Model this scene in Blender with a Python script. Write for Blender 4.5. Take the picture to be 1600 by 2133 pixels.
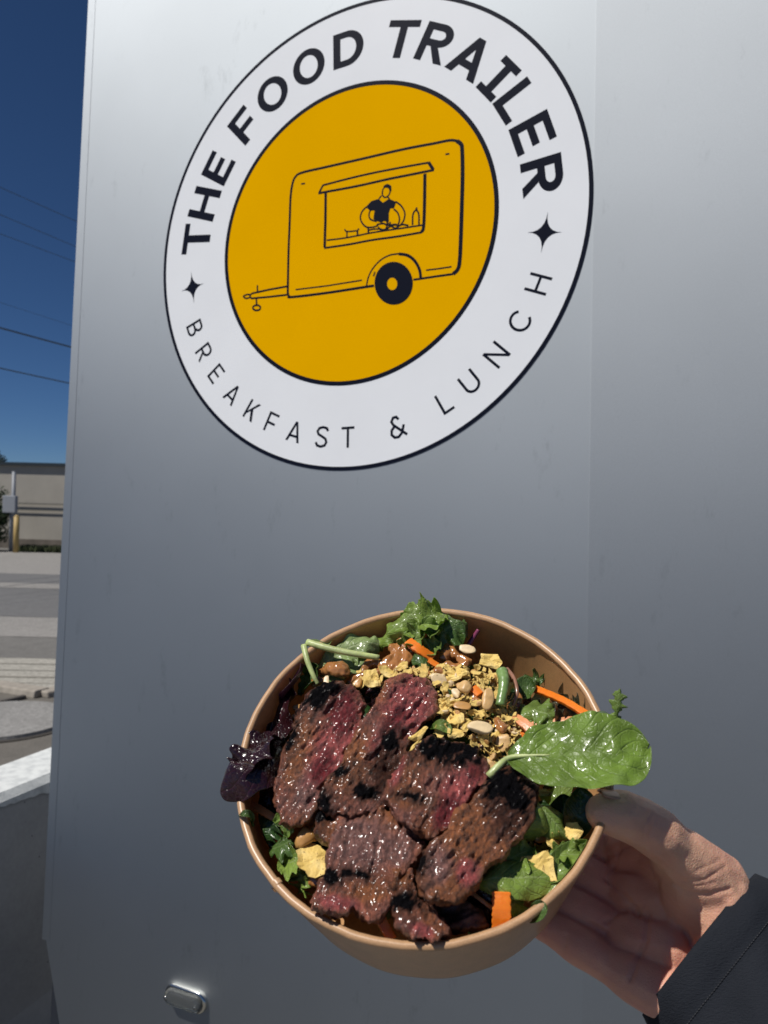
import bpy, bmesh, math, random
import numpy as np
from mathutils import Vector, Matrix
from math import radians, sin, cos, pi

for o in list(bpy.data.objects):
    bpy.data.objects.remove(o)
scene = bpy.context.scene
COL = scene.collection
random.seed(7)
RNG = np.random.default_rng(11)

# ------------------------------------------------------------------ camera
CAM_H = 1.45
YAW, ROLL, LEAN = radians(25.23), radians(1.59), radians(2.94)
def basis(yaw, pitch, roll):
    cy, sy, cp, sp, cr, sr = cos(yaw), sin(yaw), cos(pitch), sin(pitch), cos(roll), sin(roll)
    f = np.array([-sy*cp, cy*cp, sp]); r = np.array([cy, sy, 0.0]); u = np.cross(r, f)
    return cr*r+sr*u, -sr*r+cr*u, f
CR, CU, CF = basis(YAW, 0.0, ROLL)
CAMLOC = np.array([0.0, 0.0, CAM_H])
FPX = 1600.0
cam = bpy.data.cameras.new("camera")
camo = bpy.data.objects.new("camera", cam); COL.objects.link(camo)
m = Matrix.Identity(4)
for i in range(3):
    m[i][0] = CR[i]; m[i][1] = CU[i]; m[i][2] = -CF[i]; m[i][3] = CAMLOC[i]
camo.matrix_world = m
cam.sensor_fit = 'VERTICAL'; cam.sensor_height = 24.0; cam.sensor_width = 18.0
cam.lens = 24.0*FPX/2133.0
cam.clip_start = 0.02; cam.clip_end = 3000
cam.dof.use_dof = True; cam.dof.focus_distance = 0.46; cam.dof.aperture_fstop = 12.0
scene.camera = camo

# ------------------------------------------------------------------ sky, sun, exposure
SUN_EL, SUN_AZ = radians(55), radians(37)          # azimuth from -Y towards -X
SUN = np.array([-sin(SUN_AZ)*cos(SUN_EL), -cos(SUN_AZ)*cos(SUN_EL), sin(SUN_EL)])
world = bpy.data.worlds.new("World"); scene.world = world; world.use_nodes = True
wn = world.node_tree; wn.nodes.clear()
sky = wn.nodes.new('ShaderNodeTexSky'); sky.sky_type = 'NISHITA'; sky.sun_disc = False
sky.sun_elevation = SUN_EL; sky.sun_rotation = pi + SUN_AZ
sky.altitude = 3000; sky.air_density = 0.9; sky.dust_density = 0.0; sky.ozone_density = 10.0
bg = wn.nodes.new('ShaderNodeBackground'); bg.inputs['Strength'].default_value = 0.05
wo = wn.nodes.new('ShaderNodeOutputWorld')
hsv = wn.nodes.new('ShaderNodeHueSaturation'); hsv.inputs['Saturation'].default_value = 1.04
wn.links.new(sky.outputs[0], hsv.inputs['Color']); wn.links.new(hsv.outputs[0], bg.inputs[0]); wn.links.new(bg.outputs[0], wo.inputs[0])
sl = bpy.data.lights.new("sun", 'SUN'); sl.energy = 4.5; sl.angle = radians(0.53); sl.color = (1.0, 0.955, 0.89)
so = bpy.data.objects.new("sun", sl); COL.objects.link(so)
so.rotation_euler = Vector(SUN).to_track_quat('Z', 'Y').to_euler()
scene.view_settings.view_transform = 'Standard'; scene.view_settings.look = 'None'
scene.view_settings.exposure = 0.0; scene.view_settings.gamma = 1.0
scene.view_settings.use_curve_mapping = False
scene.render.engine = 'CYCLES'

# ------------------------------------------------------------------ pixel -> place helpers (coordinates of the photograph, 1600 x 2133)
def ray(px, py):
    return CF + (px-800)/FPX*CR - (py-1066.5)/FPX*CU
def on_ground(px, py, z=0.0):
    d = ray(px, py); t = (z-CAM_H)/d[2]; return CAMLOC + d*t
def at_depth(px, py, dep):
    return CAMLOC + ray(px, py)*dep
# trailer frame: wall plane y = D, origin at the camera, slightly tilted against the road
BF = np.array(basis(YAW, LEAN, ROLL)); BW = np.array([CR, CU, CF])
TQ = BW.T @ BF                                       # trailer frame -> world rotation
D = 1.10
def T4(R3, t):
    M = Matrix.Identity(4)
    for i in range(3):
        for j in range(3): M[i][j] = R3[i][j]
        M[i][3] = t[i]
    return M
TM = T4(TQ, CAMLOC)
# bowl frame: origin at the rim centre, a to the right, b up in the rim plane, h along the opening's normal
RB = 0.085
_a, _b = -0.1629, 0.8424
cn = np.array([sin(_a)*cos(_b), sin(_b), cos(_a)*cos(_b)])
cu = np.cross([0, 1, 0], cn); cu /= np.linalg.norm(cu); cv = np.cross(cn, cu)
cO = np.array([.1969, -1.2725, -4.1274])*RB
C2W = np.array([CR, CU, -CF]).T
BN, BU, BV = C2W@cn, C2W@cu, C2W@cv
BO = CAMLOC + C2W@cO
BM = T4(np.array([BU, BV, BN]).T, BO)
BR3 = np.array([BU, BV, BN])
def to_bowl(X): return BR3 @ (np.asarray(X)-BO)
def P(px, py, h=0.0, pl=None):
    """pixel -> bowl coordinates on the plane at height h (or on plane pl=(point, normal))"""
    d = BR3 @ ray(px, py); o = to_bowl(CAMLOC)
    if pl is None: t = (h-o[2])/d[2]
    else: t = ((pl[0]-o)@pl[1])/(d@pl[1])
    return o + d*t
def pix(X):
    """bowl coordinates (N,3) -> pixels"""
    W = X@BR3 + BO - CAMLOC
    z = W@CF
    return np.stack([800+FPX*(W@CR)/z, 1066.5-FPX*(W@CU)/z], 1)

# ------------------------------------------------------------------ object helpers
def link(o, parent=None):
    COL.objects.link(o)
    if parent is not None: o.parent = parent
    return o
def mesh(name, V, Fc, mat=None, parent=None, smooth=True, M=None, uv=None, col=None, link_it=True):
    me = bpy.data.meshes.new(name); me.from_pydata([tuple(map(float, v)) for v in V], [], [tuple(map(int, f)) for f in Fc])
    me.validate()
    if smooth: me.polygons.foreach_set('use_smooth', [True]*len(me.polygons))
    if uv is not None:
        l = me.uv_layers.new(name='UVMap'); idx = np.zeros(len(me.loops), int); me.loops.foreach_get('vertex_index', idx)
        l.data.foreach_set('uv', np.asarray(uv, float)[idx].ravel())
    if col is not None:
        a = me.color_attributes.new('Col', 'FLOAT_COLOR', 'POINT'); c = np.ones((len(V), 4)); c[:, :3] = col; a.data.foreach_set('color', c.ravel())
    me.update()
    if mat: me.materials.append(mat)
    o = bpy.data.objects.new(name, me)
    if link_it: link(o, parent)
    if M is not None: o.matrix_world = M
    return o
def tag(o, label=None, cat=None, group=None, kind=None):
    if label: o['label'] = label
    if cat: o['category'] = cat
    if group: o['group'] = group
    if kind: o['kind'] = kind
    return o
def empty(name, M, label, cat, group=None):
    o = bpy.data.objects.new(name, None); o.empty_display_size = 0.02; link(o); o.matrix_world = M
    return tag(o, label, cat, group)
def join(parts):
    V = []; F = []; n = 0
    for v, f in parts:
        V += [tuple(x) for x in v]; F += [tuple(i+n for i in q) for q in f]; n += len(v)
    return V, F
def box(x0, y0, z0, x1, y1, z1):
    return ([(x0,y0,z0),(x1,y0,z0),(x1,y1,z0),(x0,y1,z0),(x0,y0,z1),(x1,y0,z1),(x1,y1,z1),(x0,y1,z1)],
            [(3,2,1,0),(4,5,6,7),(0,1,5,4),(1,2,6,5),(2,3,7,6),(3,0,4,7)])
def bevel(o, w, seg=2):
    b = o.modifiers.new('bevel', 'BEVEL'); b.width = w; b.segments = seg; b.limit_method = 'ANGLE'; b.angle_limit = radians(40)
    return o
def tube(pts, rad, n=10, caps=True):
    pts = [np.array(p, float) for p in pts]; V = []; F = []
    rads = rad if hasattr(rad, '__len__') else [rad]*len(pts)
    up = None
    for i, p in enumerate(pts):
        t = (pts[min(i+1, len(pts)-1)]-pts[max(i-1, 0)]); t /= np.linalg.norm(t)
        if up is None:
            up = np.cross(t, [0.3, 0.2, 1]); 
        up = up - t*(up@t); up /= np.linalg.norm(up); w = np.cross(t, up)
        for k in range(n):
            a = 2*pi*k/n; V.append(p+rads[i]*(cos(a)*up+sin(a)*w))
    for i in range(len(pts)-1):
        for k in range(n):
            F.append((i*n+k, i*n+(k+1) % n, (i+1)*n+(k+1) % n, (i+1)*n+k))
    if caps:
        F.append(tuple(range(n))[::-1]); F.append(tuple((len(pts)-1)*n+k for k in range(n)))
    return V, F
def spline(pts, n):
    """Catmull-Rom through pts -> n samples"""
    p = np.array(pts, float); p = np.vstack([2*p[0]-p[1], p, 2*p[-1]-p[-2]])
    out = []
    for s in np.linspace(0, len(pts)-1-1e-9, n):
        i = int(s); t = s-i; a, b, c, d = p[i], p[i+1], p[i+2], p[i+3]
        out.append(.5*((2*b)+(c-a)*t+(2*a-5*b+4*c-d)*t*t+(3*b-a-3*c+d)*t**3))
    return np.array(out)
def hash3(i, seed=0):
    n = (i[..., 0]*374761393+i[..., 1]*668265263+i[..., 2]*2147483647+seed*1274126177) & 0xffffffff
    n = ((n ^ (n >> 13))*1274126177) & 0xffffffff
    return ((n ^ (n >> 16)) & 0xffff)/65535.0
def vnoise(X, seed=0):
    X = np.asarray(X, float); i = np.floor(X).astype(np.int64); f = X-i; f = f*f*(3-2*f); r = 0
    for dx in (0, 1):
        for dy in (0, 1):
            for dz in (0, 1):
                w = (f[..., 0] if dx else 1-f[..., 0])*(f[..., 1] if dy else 1-f[..., 1])*(f[..., 2] if dz else 1-f[..., 2])
                r = r+w*hash3(i+np.array([dx, dy, dz]), seed)
    return r*2-1
def fbm(X, oct=4, seed=0):
    X = np.asarray(X, float); r = 0; a = 1; s = 0
    for k in range(oct):
        r = r+a*vnoise(X*(2**k)+17.3*k, seed+k); s += a; a *= .5
    return r/s
def evaluated(o):
    dg = bpy.context.evaluated_depsgraph_get()
    me = bpy.data.meshes.new_from_object(o.evaluated_get(dg))
    return me
def remeshed(V, F, voxel, smooth_it=4, fac=.5):
    o = mesh('tmp', V, F, smooth=False)
    r = o.modifiers.new('r', 'REMESH'); r.mode = 'VOXEL'; r.voxel_size = voxel; r.adaptivity = 0
    if smooth_it:
        s = o.modifiers.new('s', 'SMOOTH'); s.factor = fac; s.iterations = smooth_it
    bpy.context.view_layer.update()
    me = evaluated(o)
    n = len(me.vertices); V2 = np.zeros(n*3); me.vertices.foreach_get('co', V2); V2 = V2.reshape(-1, 3)
    N2 = np.zeros(n*3); me.vertices.foreach_get('normal', N2); N2 = N2.reshape(-1, 3)
    F2 = [tuple(p.vertices) for p in me.polygons]
    old = o.data; bpy.data.objects.remove(o); bpy.data.meshes.remove(old); bpy.data.meshes.remove(me)
    return V2, N2, F2

# ------------------------------------------------------------------ materials
class NT:
    def __init__(s, name):
        s.m = bpy.data.materials.new(name); s.m.use_nodes = True; s.t = s.m.node_tree; s.t.nodes.clear()
        s.out = s.t.nodes.new('ShaderNodeOutputMaterial'); s.b = s.t.nodes.new('ShaderNodeBsdfPrincipled')
        s.t.links.new(s.b.outputs[0], s.out.inputs[0]); s.tc = s.t.nodes.new('ShaderNodeTexCoord')
    def n(s, ty, **kw):
        x = s.t.nodes.new(ty)
        for k, v in kw.items():
            if k in x.inputs.keys(): x.inputs[k].default_value = v
            else: setattr(x, k, v)
        return x
    def l(s, a, b): s.t.links.new(a, b)
    def noise(s, scale, detail=4, rough=.55, src='Object', vec=None, stretch=None):
        x = s.n('ShaderNodeTexNoise'); x.inputs['Scale'].default_value = scale; x.inputs['Detail'].default_value = detail; x.inputs['Roughness'].default_value = rough
        v = vec or s.tc.outputs[src]
        if stretch:
            mp = s.n('ShaderNodeMapping'); mp.inputs['Scale'].default_value = stretch; s.l(v, mp.inputs[0]); v = mp.outputs[0]
        s.l(v, x.inputs['Vector']); return x.outputs[0]
    def ramp(s, fac, stops):
        x = s.n('ShaderNodeValToRGB'); e = x.color_ramp.elements
        while len(e) < len(stops): e.new(.5)
        for q, (p, c) in zip(e, stops): q.position = p; q.color = (*c, 1) if len(c) == 3 else c
        s.l(fac, x.inputs[0]); return x.outputs[0]
    def mix(s, fac, a, b, mode='MIX'):
        x = s.n('ShaderNodeMix', data_type='RGBA', blend_type=mode)
        for sock, v in ((x.inputs[0], fac), (x.inputs[6], a), (x.inputs[7], b)):
            if hasattr(v, 'is_linked'): s.l(v, sock)
            elif isinstance(v, (int, float)): sock.default_value = v
            else: sock.default_value = (*v, 1)
        return x.outputs[2]
    def math(s, op, a, b=None, c=None):
        x = s.n('ShaderNodeMath', operation=op)
        for i, v in enumerate((a, b, c)):
            if v is None: continue
            if hasattr(v, 'is_linked'): s.l(v, x.inputs[i])
            else: x.inputs[i].default_value = v
        return x.outputs[0]
    def bump(s, h, strength=.3, dist=.001, prev=None):
        x = s.n('ShaderNodeBump'); x.inputs['Strength'].default_value = strength; x.inputs['Distance'].default_value = dist
        s.l(h, x.inputs['Height'])
        if prev is not None: s.l(prev, x.inputs['Normal'])
        s.l(x.outputs[0], s.b.inputs['Normal']); return x.outputs[0]
    def set(s, **kw):
        for k, v in kw.items():
            k = k.replace('_', ' ')
            if hasattr(v, 'is_linked'): s.l(v, s.b.inputs[k])
            else:
                if isinstance(v, tuple) and len(v) == 3 and s.b.inputs[k].type == 'RGBA': v = (*v, 1)
                s.b.inputs[k].default_value = v
        return s
def simple(name, col, rough=.5, var=.12, scale=30, bump=.0, bscale=200, bdist=.0005, metal=0, **kw):
    t = NT(name); nz = t.noise(scale)
    c = t.ramp(nz, [(.25, tuple(x*(1-var) for x in col)), (.75, tuple(min(1, x*(1+var)) for x in col))])
    t.set(Base_Color=c, Roughness=rough, Metallic=metal, **kw)
    if bump: t.bump(t.noise(bscale), bump, bdist)
    return t.m

ART_LINES = [(0.011,[(-0.2989,-0.2194),(-0.3023,-0.0357),(-0.3015,0.1007),(-0.3017,0.2034),(-0.2947,0.2639),(-0.2802,0.2955),(-0.2457,0.3082),(-0.1236,0.31),(0.0597,0.3121),(0.2345,0.3148),(0.3688,0.3115),(0.4342,0.3105),(0.4666,0.3019)]),(0.0165,[(0.4666,0.3013),(0.4829,0.2861),(0.4892,0.2631),(0.4936,0.1571),(0.4934,0.0339),(0.4925,-0.0886),(0.4898,-0.186),(0.4823,-0.2186),(0.4636,-0.2344)]),(0.009,[(0.4636,-0.2344),(0.4026,-0.2345),(0.3273,-0.2353),(0.2941,-0.236)]),(0.011,[(-0.2989,-0.2194),(-0.2929,-0.2323),(-0.2747,-0.2391),(-0.1037,-0.2414),(0.0846,-0.2383),(0.1184,-0.2386)]),(0.0065,[(0.0832,-0.2381),(0.0918,-0.1987),(0.1105,-0.1657),(0.1445,-0.1351),(0.1856,-0.1197),(0.2267,-0.1192)]),(0.0065,[(0.115,-0.1984),(0.1215,-0.18)]),(0.012,[(0.2267,-0.1198),(0.2677,-0.1326),(0.2986,-0.1596),(0.3196,-0.1969),(0.3266,-0.2321)]),(0.006,[(-0.2604,-0.2085),(-0.1048,-0.2109),(0.0623,-0.2078)]),(0.006,[(0.3482,-0.2038),(0.4018,-0.2047),(0.4565,-0.2041)]),(0.007,[(-0.2499,0.2578),(-0.2298,0.2568)]),(0.007,[(0.4193,0.2566),(0.4355,0.2553)]),(0.0085,[(-0.1396,0.2322),(-0.0174,0.2385),(0.0976,0.2412),(0.223,0.24),(0.3477,0.2368)]),(0.013,[(0.3477,0.2381),(0.369,0.2031)]),(0.01,[(0.3717,0.202),(0.2717,0.2019),(0.169,0.2019),(0.0275,0.1985),(-0.1197,0.2004),(-0.1611,0.2004)]),(0.009,[(-0.1589,0.2),(-0.1389,0.2335)]),(0.0125,[(-0.1249,0.1994),(-0.1218,0.0717),(-0.1214,-0.0417)]),(0.0085,[(-0.1235,-0.0447),(-0.0077,-0.0465),(0.1066,-0.044),(0.2177,-0.0467),(0.3268,-0.0458)]),(0.014,[(0.3329,0.1936),(0.3345,0.061),(0.3329,-0.0267),(0.3241,-0.0441)]),(0.0065,[(-0.112,-0.0125),(-0.0379,-0.0157),(0.0345,-0.0149),(0.1056,-0.0128),(0.2168,-0.0147),(0.328,-0.0165)]),(0.006,[(-0.0275,0.0216),(-0.0148,0.0104),(0.0338,0.0074),(0.0393,0.0157)]),(0.006,[(-0.0155,0.0105),(-0.0153,-0.0152)]),(0.008,[(0.0331,0.0075),(0.0359,-0.0138)]),(0.007,[(0.2844,-0.0096),(0.2852,0.0345),(0.2989,0.0493),(0.3107,0.0303),(0.3126,-0.0122)]),(0.008,[(0.2989,0.0481),(0.3006,0.0604)]),(0.006,[(0.1469,0.1653),(0.1447,0.1426),(0.1515,0.1309),(0.1605,0.1267),(0.1744,0.1341),(0.1827,0.1523)]),(0.006,[(0.1406,0.1374),(0.1302,0.1254)]),(0.006,[(0.1675,0.1294),(0.1785,0.1163)]),(0.0065,[(0.0733,0.102),(0.0539,0.0854),(0.0456,0.0601),(0.0555,0.0352),(0.0761,0.0153),(0.1052,0.0101),(0.1302,0.0134)]),(0.0065,[(0.092,0.0856),(0.0861,0.0667),(0.0932,0.0457),(0.1225,0.0311)]),(0.0065,[(0.2053,0.1019),(0.2321,0.0784),(0.2487,0.0464),(0.2453,0.0178),(0.2327,0.0003)]),(0.0065,[(0.1992,0.0709),(0.2173,0.0516),(0.2257,0.0242),(0.2205,-0.001)]),(0.007,[(0.1229,0.0178),(0.1514,0.0182),(0.1694,0.0071),(0.1628,-0.0082),(0.1414,-0.0048),(0.1304,0.0068)]),(0.009,[(0.1689,0.0252),(0.1801,0.0055),(0.2047,0.0048),(0.2223,-0.0013)]),(0.007,[(0.1699,-0.0093),(0.1872,0.0011),(0.2086,-0.0105),(0.2362,-0.0002),(0.2658,-0.0082)]),(0.0075,[(0.0835,0.0108),(0.0861,-0.0144)]),(0.006,[(0.0857,0.0006),(0.1126,0.0013),(0.1449,-0.0037)]),(0.008,[(-0.3041,-0.1883),(-0.399,-0.1916),(-0.4896,-0.1979)]),(0.008,[(-0.4911,-0.2199),(-0.3976,-0.224),(-0.3026,-0.2257)]),(0.007,[(-0.4896,-0.1979),(-0.4973,-0.2081),(-0.4894,-0.2201)]),(0.007,[(-0.4934,-0.203),(-0.5142,-0.1998),(-0.5321,-0.2054),(-0.5184,-0.216),(-0.497,-0.215)]),(0.007,[(-0.4592,-0.1642),(-0.4579,-0.1934)]),(0.008,[(-0.4623,-0.224),(-0.4594,-0.2519)]),(0.008,[(-0.4384,-0.268),(-0.4398,-0.2723),(-0.444,-0.2757),(-0.4505,-0.2775),(-0.4583,-0.2775),(-0.4662,-0.2758),(-0.4729,-0.2725),(-0.4775,-0.2682),(-0.4793,-0.2635),(-0.4779,-0.2591),(-0.4737,-0.2558),(-0.4671,-0.254),(-0.4593,-0.254),(-0.4515,-0.2557),(-0.4448,-0.259),(-0.4402,-0.2634),(-0.4384,-0.268)]),(0.007,[(0.1832,0.0197),(0.1854,0.0046)])]
ART_FILLS = [[(0.2925,-0.2496),(0.2918,-0.2632),(0.2891,-0.2763),(0.2845,-0.2884),(0.2779,-0.2993),(0.2696,-0.3088),(0.2598,-0.3166),(0.2487,-0.3225),(0.2366,-0.3264),(0.2237,-0.3282),(0.2103,-0.3278),(0.1969,-0.3252),(0.1836,-0.3204),(0.171,-0.3136),(0.1591,-0.305),(0.1485,-0.2947),(0.1392,-0.2829),(0.1317,-0.2701),(0.126,-0.2564),(0.1224,-0.2423),(0.1209,-0.2281),(0.1215,-0.2141),(0.1243,-0.2008),(0.1291,-0.1884),(0.136,-0.1773),(0.1445,-0.1677),(0.1547,-0.16),(0.1661,-0.1542),(0.1785,-0.1505),(0.1916,-0.1491),(0.205,-0.1498),(0.2185,-0.1528),(0.2316,-0.1578),(0.2441,-0.1648),(0.2557,-0.1737),(0.2661,-0.184),(0.275,-0.1957),(0.2822,-0.2085),(0.2876,-0.2219),(0.2911,-0.2357)],[(0.1469,0.1637),(0.1507,0.1778),(0.1676,0.1826),(0.1839,0.1718),(0.1862,0.1517),(0.1787,0.1458),(0.1725,0.1633),(0.1592,0.169)],[(0.1285,0.1257),(0.1487,0.1057),(0.1767,0.118),(0.2089,0.0986),(0.1991,0.0742),(0.1832,0.0769),(0.1767,0.0583),(0.1778,0.0222),(0.1546,0.0285),(0.1441,0.0236),(0.1188,0.035),(0.107,0.0451),(0.1119,0.0806),(0.0921,0.0816),(0.0705,0.1009),(0.0944,0.1217)]]
ART_HUB = [(0.2242,-0.2442),(0.2236,-0.2507),(0.2216,-0.2565),(0.2181,-0.2613),(0.2136,-0.2648),(0.2082,-0.2666),(0.2024,-0.2668),(0.1965,-0.2652),(0.1909,-0.262),(0.1861,-0.2574),(0.1823,-0.2517),(0.1798,-0.2452),(0.1788,-0.2385),(0.1794,-0.232),(0.1815,-0.2261),(0.185,-0.2213),(0.1896,-0.2179),(0.195,-0.216),(0.2008,-0.2159),(0.2067,-0.2175),(0.2123,-0.2208),(0.2171,-0.2254),(0.2208,-0.2311),(0.2233,-0.2375)]

# ================================================================== SETTING
def strip(name, mat, y0, y1, z, zt=None, label=None, skew=0.0, kind='structure'):
    """ground strip that crosses the view between photo rows y0 (far) and y1 (near)"""
    w = 14.0
    lat = np.array([CF[1], -CF[0], 0.0])
    lat = np.array([cos(YAW), sin(YAW), 0.0])
    a = on_ground(70, y0, 0); b = on_ground(70, y1, 0); fw = np.array([-sin(YAW), cos(YAW), 0])
    lat2 = lat + fw*skew
    V = []; n = 24
    for p, jit in ((a, 1), (b, 2)):
        for i in range(n+1):
            q = p+lat2*(i/n*2-1)*w + fw*0.02*random.uniform(-1, 1)
            V.append((q[0], q[1], z))
    F = [(i, i+n+1, i+n+2, i+1)[::-1] for i in range(n)]
    o = mesh(name, V, F, mat, smooth=False); return tag(o, kind=kind)

def ground_mat(name, base, spec=.25, speck=60, rough=.9, amp=.35):
    t = NT(name); a = t.noise(.6, 6); b = t.noise(speck, 3, .7); c = t.noise(7, 5)
    col = t.ramp(a, [(.3, tuple(x*(1-amp*.5) for x in base)), (.7, tuple(x*(1+amp*.5) for x in base))])
    col = t.mix(.55, col, t.ramp(b, [(.3, tuple(x*.45 for x in base)), (.52, base), (.75, tuple(min(1, x*1.9) for x in base))]))
    col = t.mix(t.ramp(c, [(.45, (0, 0, 0)), (.7, (.5, .5, .5))]), col, tuple(x*.7 for x in base))
    t.set(Base_Color=col, Roughness=rough); t.bump(b, .5, .004); return t.m
M_asphalt = ground_mat('asphalt', (.15, .145, .135), speck=90)
M_asphalt_d = ground_mat('dark_asphalt', (.135, .135, .135), speck=60)
M_conc = ground_mat('road_concrete', (.25, .24, .225), speck=40, amp=.25)
M_conc_t = ground_mat('tan_concrete', (.34, .325, .285), speck=30, amp=.2)
M_gravelly = ground_mat('gritty_asphalt', (.125, .115, .10), speck=150)

gv = 1500.0
o = mesh('ground', [(-gv,-gv,0),(gv,-gv,0),(gv,gv,0),(-gv,gv,0)], [(0,1,2,3)], M_asphalt, smooth=False); tag(o, kind='structure')
strip('road', M_conc, 1151, 1196, .004, skew=.0)
strip('road', M_asphalt_d, 1196, 1286, .004, skew=.01)
strip('road_seam', M_conc, 1216, 1226, .008, skew=.02)
strip('road', M_conc, 1286, 1328, .004, skew=.03)
strip('road', M_asphalt, 1328, 1372, .004, skew=.02)
strip('pavement', M_conc_t, 1372, 1436, .004, skew=.05)
strip('forecourt', M_gravelly, 1438, 1700, .004, skew=0)
# joints of the tan pavement, one slab strip after the other
for yy in (1384, 1397, 1411, 1424):
    strip('pavement_joint', simple('joint_dirt', (.22, .205, .175), .95), yy, yy+1.6, .008, skew=.05)
# low kerbs meeting at a corner
M_kerb = simple('kerb_concrete', (.30, .27, .23), .9, .2, 20, .3, 150, .002)
def kerb(p, q, w, h, mat):
    p, q = on_ground(*p), on_ground(*q); d = q-p; L = np.linalg.norm(d); d /= L; n_ = np.array([-d[1], d[0], 0])
    V = []
    for s in (0, L):
        for k, z in ((-w/2, 0), (w/2, 0), (w/2*.85, h), (-w/2*.85, h)):
            x = p+d*s+n_*k; V.append((x[0], x[1], z))
    F = [(0,1,2,3)[::-1], (4,5,6,7), (0,4,5,1)[::-1], (1,5,6,2)[::-1], (2,6,7,3)[::-1], (3,7,4,0)[::-1]]
    o = mesh('kerb', V, F, mat, smooth=False); bevel(o, .012); tag(o, kind='structure')
kerb((-160, 1412), (88, 1452), .16, .06, M_kerb)
kerb((86, 1453), (330, 1400), .16, .05, M_kerb)
kerb((-300, 1540), (52, 1456), .05, .035, simple('dark_kerb', (.10, .09, .08), .9))
# round concrete pad (manhole surround) with a dark joint
def disc(name, c, r, z, h, mat, n=64, skirt=0.0, kind='structure', sx=1.0):
    V = [(c[0]+cos(2*pi*k/n)*(r+skirt), c[1]+sin(2*pi*k/n)*(r+skirt)*sx, z) for k in range(n)] + \
        [(c[0]+cos(2*pi*k/n)*r, c[1]+sin(2*pi*k/n)*r*sx, z+h) for k in range(n)]
    F = [(k, (k+1) % n, n+(k+1) % n, n+k) for k in range(n)] + [tuple(n+k for k in range(n))]
    o = mesh(name, V, F, mat, smooth=False); return tag(o, kind=kind)
pc = on_ground(0, 1505)
disc('pad_joint', pc, .50, .004, .006, simple('joint_dark', (.045, .04, .035), .95))
disc('concrete_pad', pc, .455, .010, .02, ground_mat('pad_concrete', (.24, .235, .225), speck=50), skirt=.004)

# --- parapet barrier beside the trailer, painted white on top
BH = .80
qa, qb = on_ground(0, 1660, BH), on_ground(119, 1611, BH)
ra, rb_ = on_ground(0, 1595, BH), on_ground(120, 1561, BH)
dd = qb-qa; dd[2] = 0; dd /= np.linalg.norm(dd); nn = np.array([-dd[1], dd[0], 0.0])
wid = abs(((ra-qa)@nn)); 
bar = empty('concrete_barrier', Matrix.Translation(Vector((qa[0], qa[1], 0))), 'grey concrete barrier with a white painted top left of the trailer', 'barrier')
t = NT('barrier_concrete'); n1 = t.noise(3, 6); n2 = t.noise(90, 3, .7)
c = t.ramp(n1, [(.3, (.34, .34, .34)), (.7, (.50, .50, .50))])
vor = t.n('ShaderNodeTexVoronoi'); vor.inputs['Scale'].default_value = 34; t.l(t.tc.outputs['Object'], vor.inputs['Vector'])
pit = t.ramp(vor.outputs['Distance'], [(.045, (0, 0, 0)), (.075, (1, 1, 1))])
vsel = t.math('GREATER_THAN', vor.outputs['Color'], .62)
pitm = t.math('MAXIMUM', pit, vsel)
c = t.mix(t.math('SUBTRACT', 1.0, pitm), c, (.02, .02, .022))
c = t.mix(.2, c, t.ramp(n2, [(.3, (.09, .09, .09)), (.7, (.32, .32, .32))]))
t.set(Base_Color=c, Roughness=.9); bmp = t.bump(n2, .25, .002)
M_barrier = t.m
prof = [(0, 0), (0.06, 0), (0.0, BH*.35), (0.0, BH-.012), (-.012, BH), (-wid+.012, BH), (-wid, BH-.012), (-wid, BH*.35), (-wid-.06, 0)]
def prof_mesh(prof, p0, d, L0, L1, nrm, seg=1):
    V = []; F = []; m_ = len(prof)
    for i in range(seg+1):
        s = L0+(L1-L0)*i/seg
        for k, z in prof:
            x = np.array(p0)+d*s+nrm*k; V.append((x[0], x[1], z))
    for i in range(seg):
        for k in range(m_):
            F.append((i*m_+k, i*m_+(k+1) % m_, (i+1)*m_+(k+1) % m_, (i+1)*m_+k))
    F.append(tuple(range(m_))); F.append(tuple(seg*m_+k for k in range(m_))[::-1]); return V, F
sgn = 1.0 if ((CAMLOC-qa)@nn) > 0 else -1.0
nrm = nn*sgn
prof = prof[1:]
V, F = prof_mesh([(k, z) for k, z in prof], (0, 0), dd[:2], -3.0, 4.0, nrm[:2])
mesh('barrier_body', V, F, M_barrier, bar, smooth=False)
# white paint: a thin skin over the top with a ragged lower edge
t = NT('white_paint'); nz = t.noise(40, 5); t.set(Base_Color=t.ramp(nz, [(.35, (.50, .52, .52)), (.6, (.66, .68, .67))]), Roughness=.7); t.bump(t.noise(220, 3), .5, .002)
M_wpaint = t.m
V = []; F = []; N = 500
for i in range(N+1):
    s = -3+7*i/N
    drip = .016+.008*vnoise(np.array([s*14, 0, 0]))+.006*vnoise(np.array([s*60, 3, 0]))+.004*vnoise(np.array([s*170, 9, 0]))
    drip = max(drip, .004)
    for k, z in ((.004, BH-.013-drip), (.004, BH-.012), (-.011, BH+.004), (-wid+.011, BH+.004), (-wid-.004, BH-.012), (-wid-.004, BH-.013-drip)):
        x = dd*s+nrm*k; V.append((x[0], x[1], z))
for i in range(N):
    for k in range(5): F.append((i*6+k, i*6+k+1, (i+1)*6+k+1, (i+1)*6+k))
o = mesh('white_top', V, F, M_wpaint, bar, smooth=False)

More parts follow.
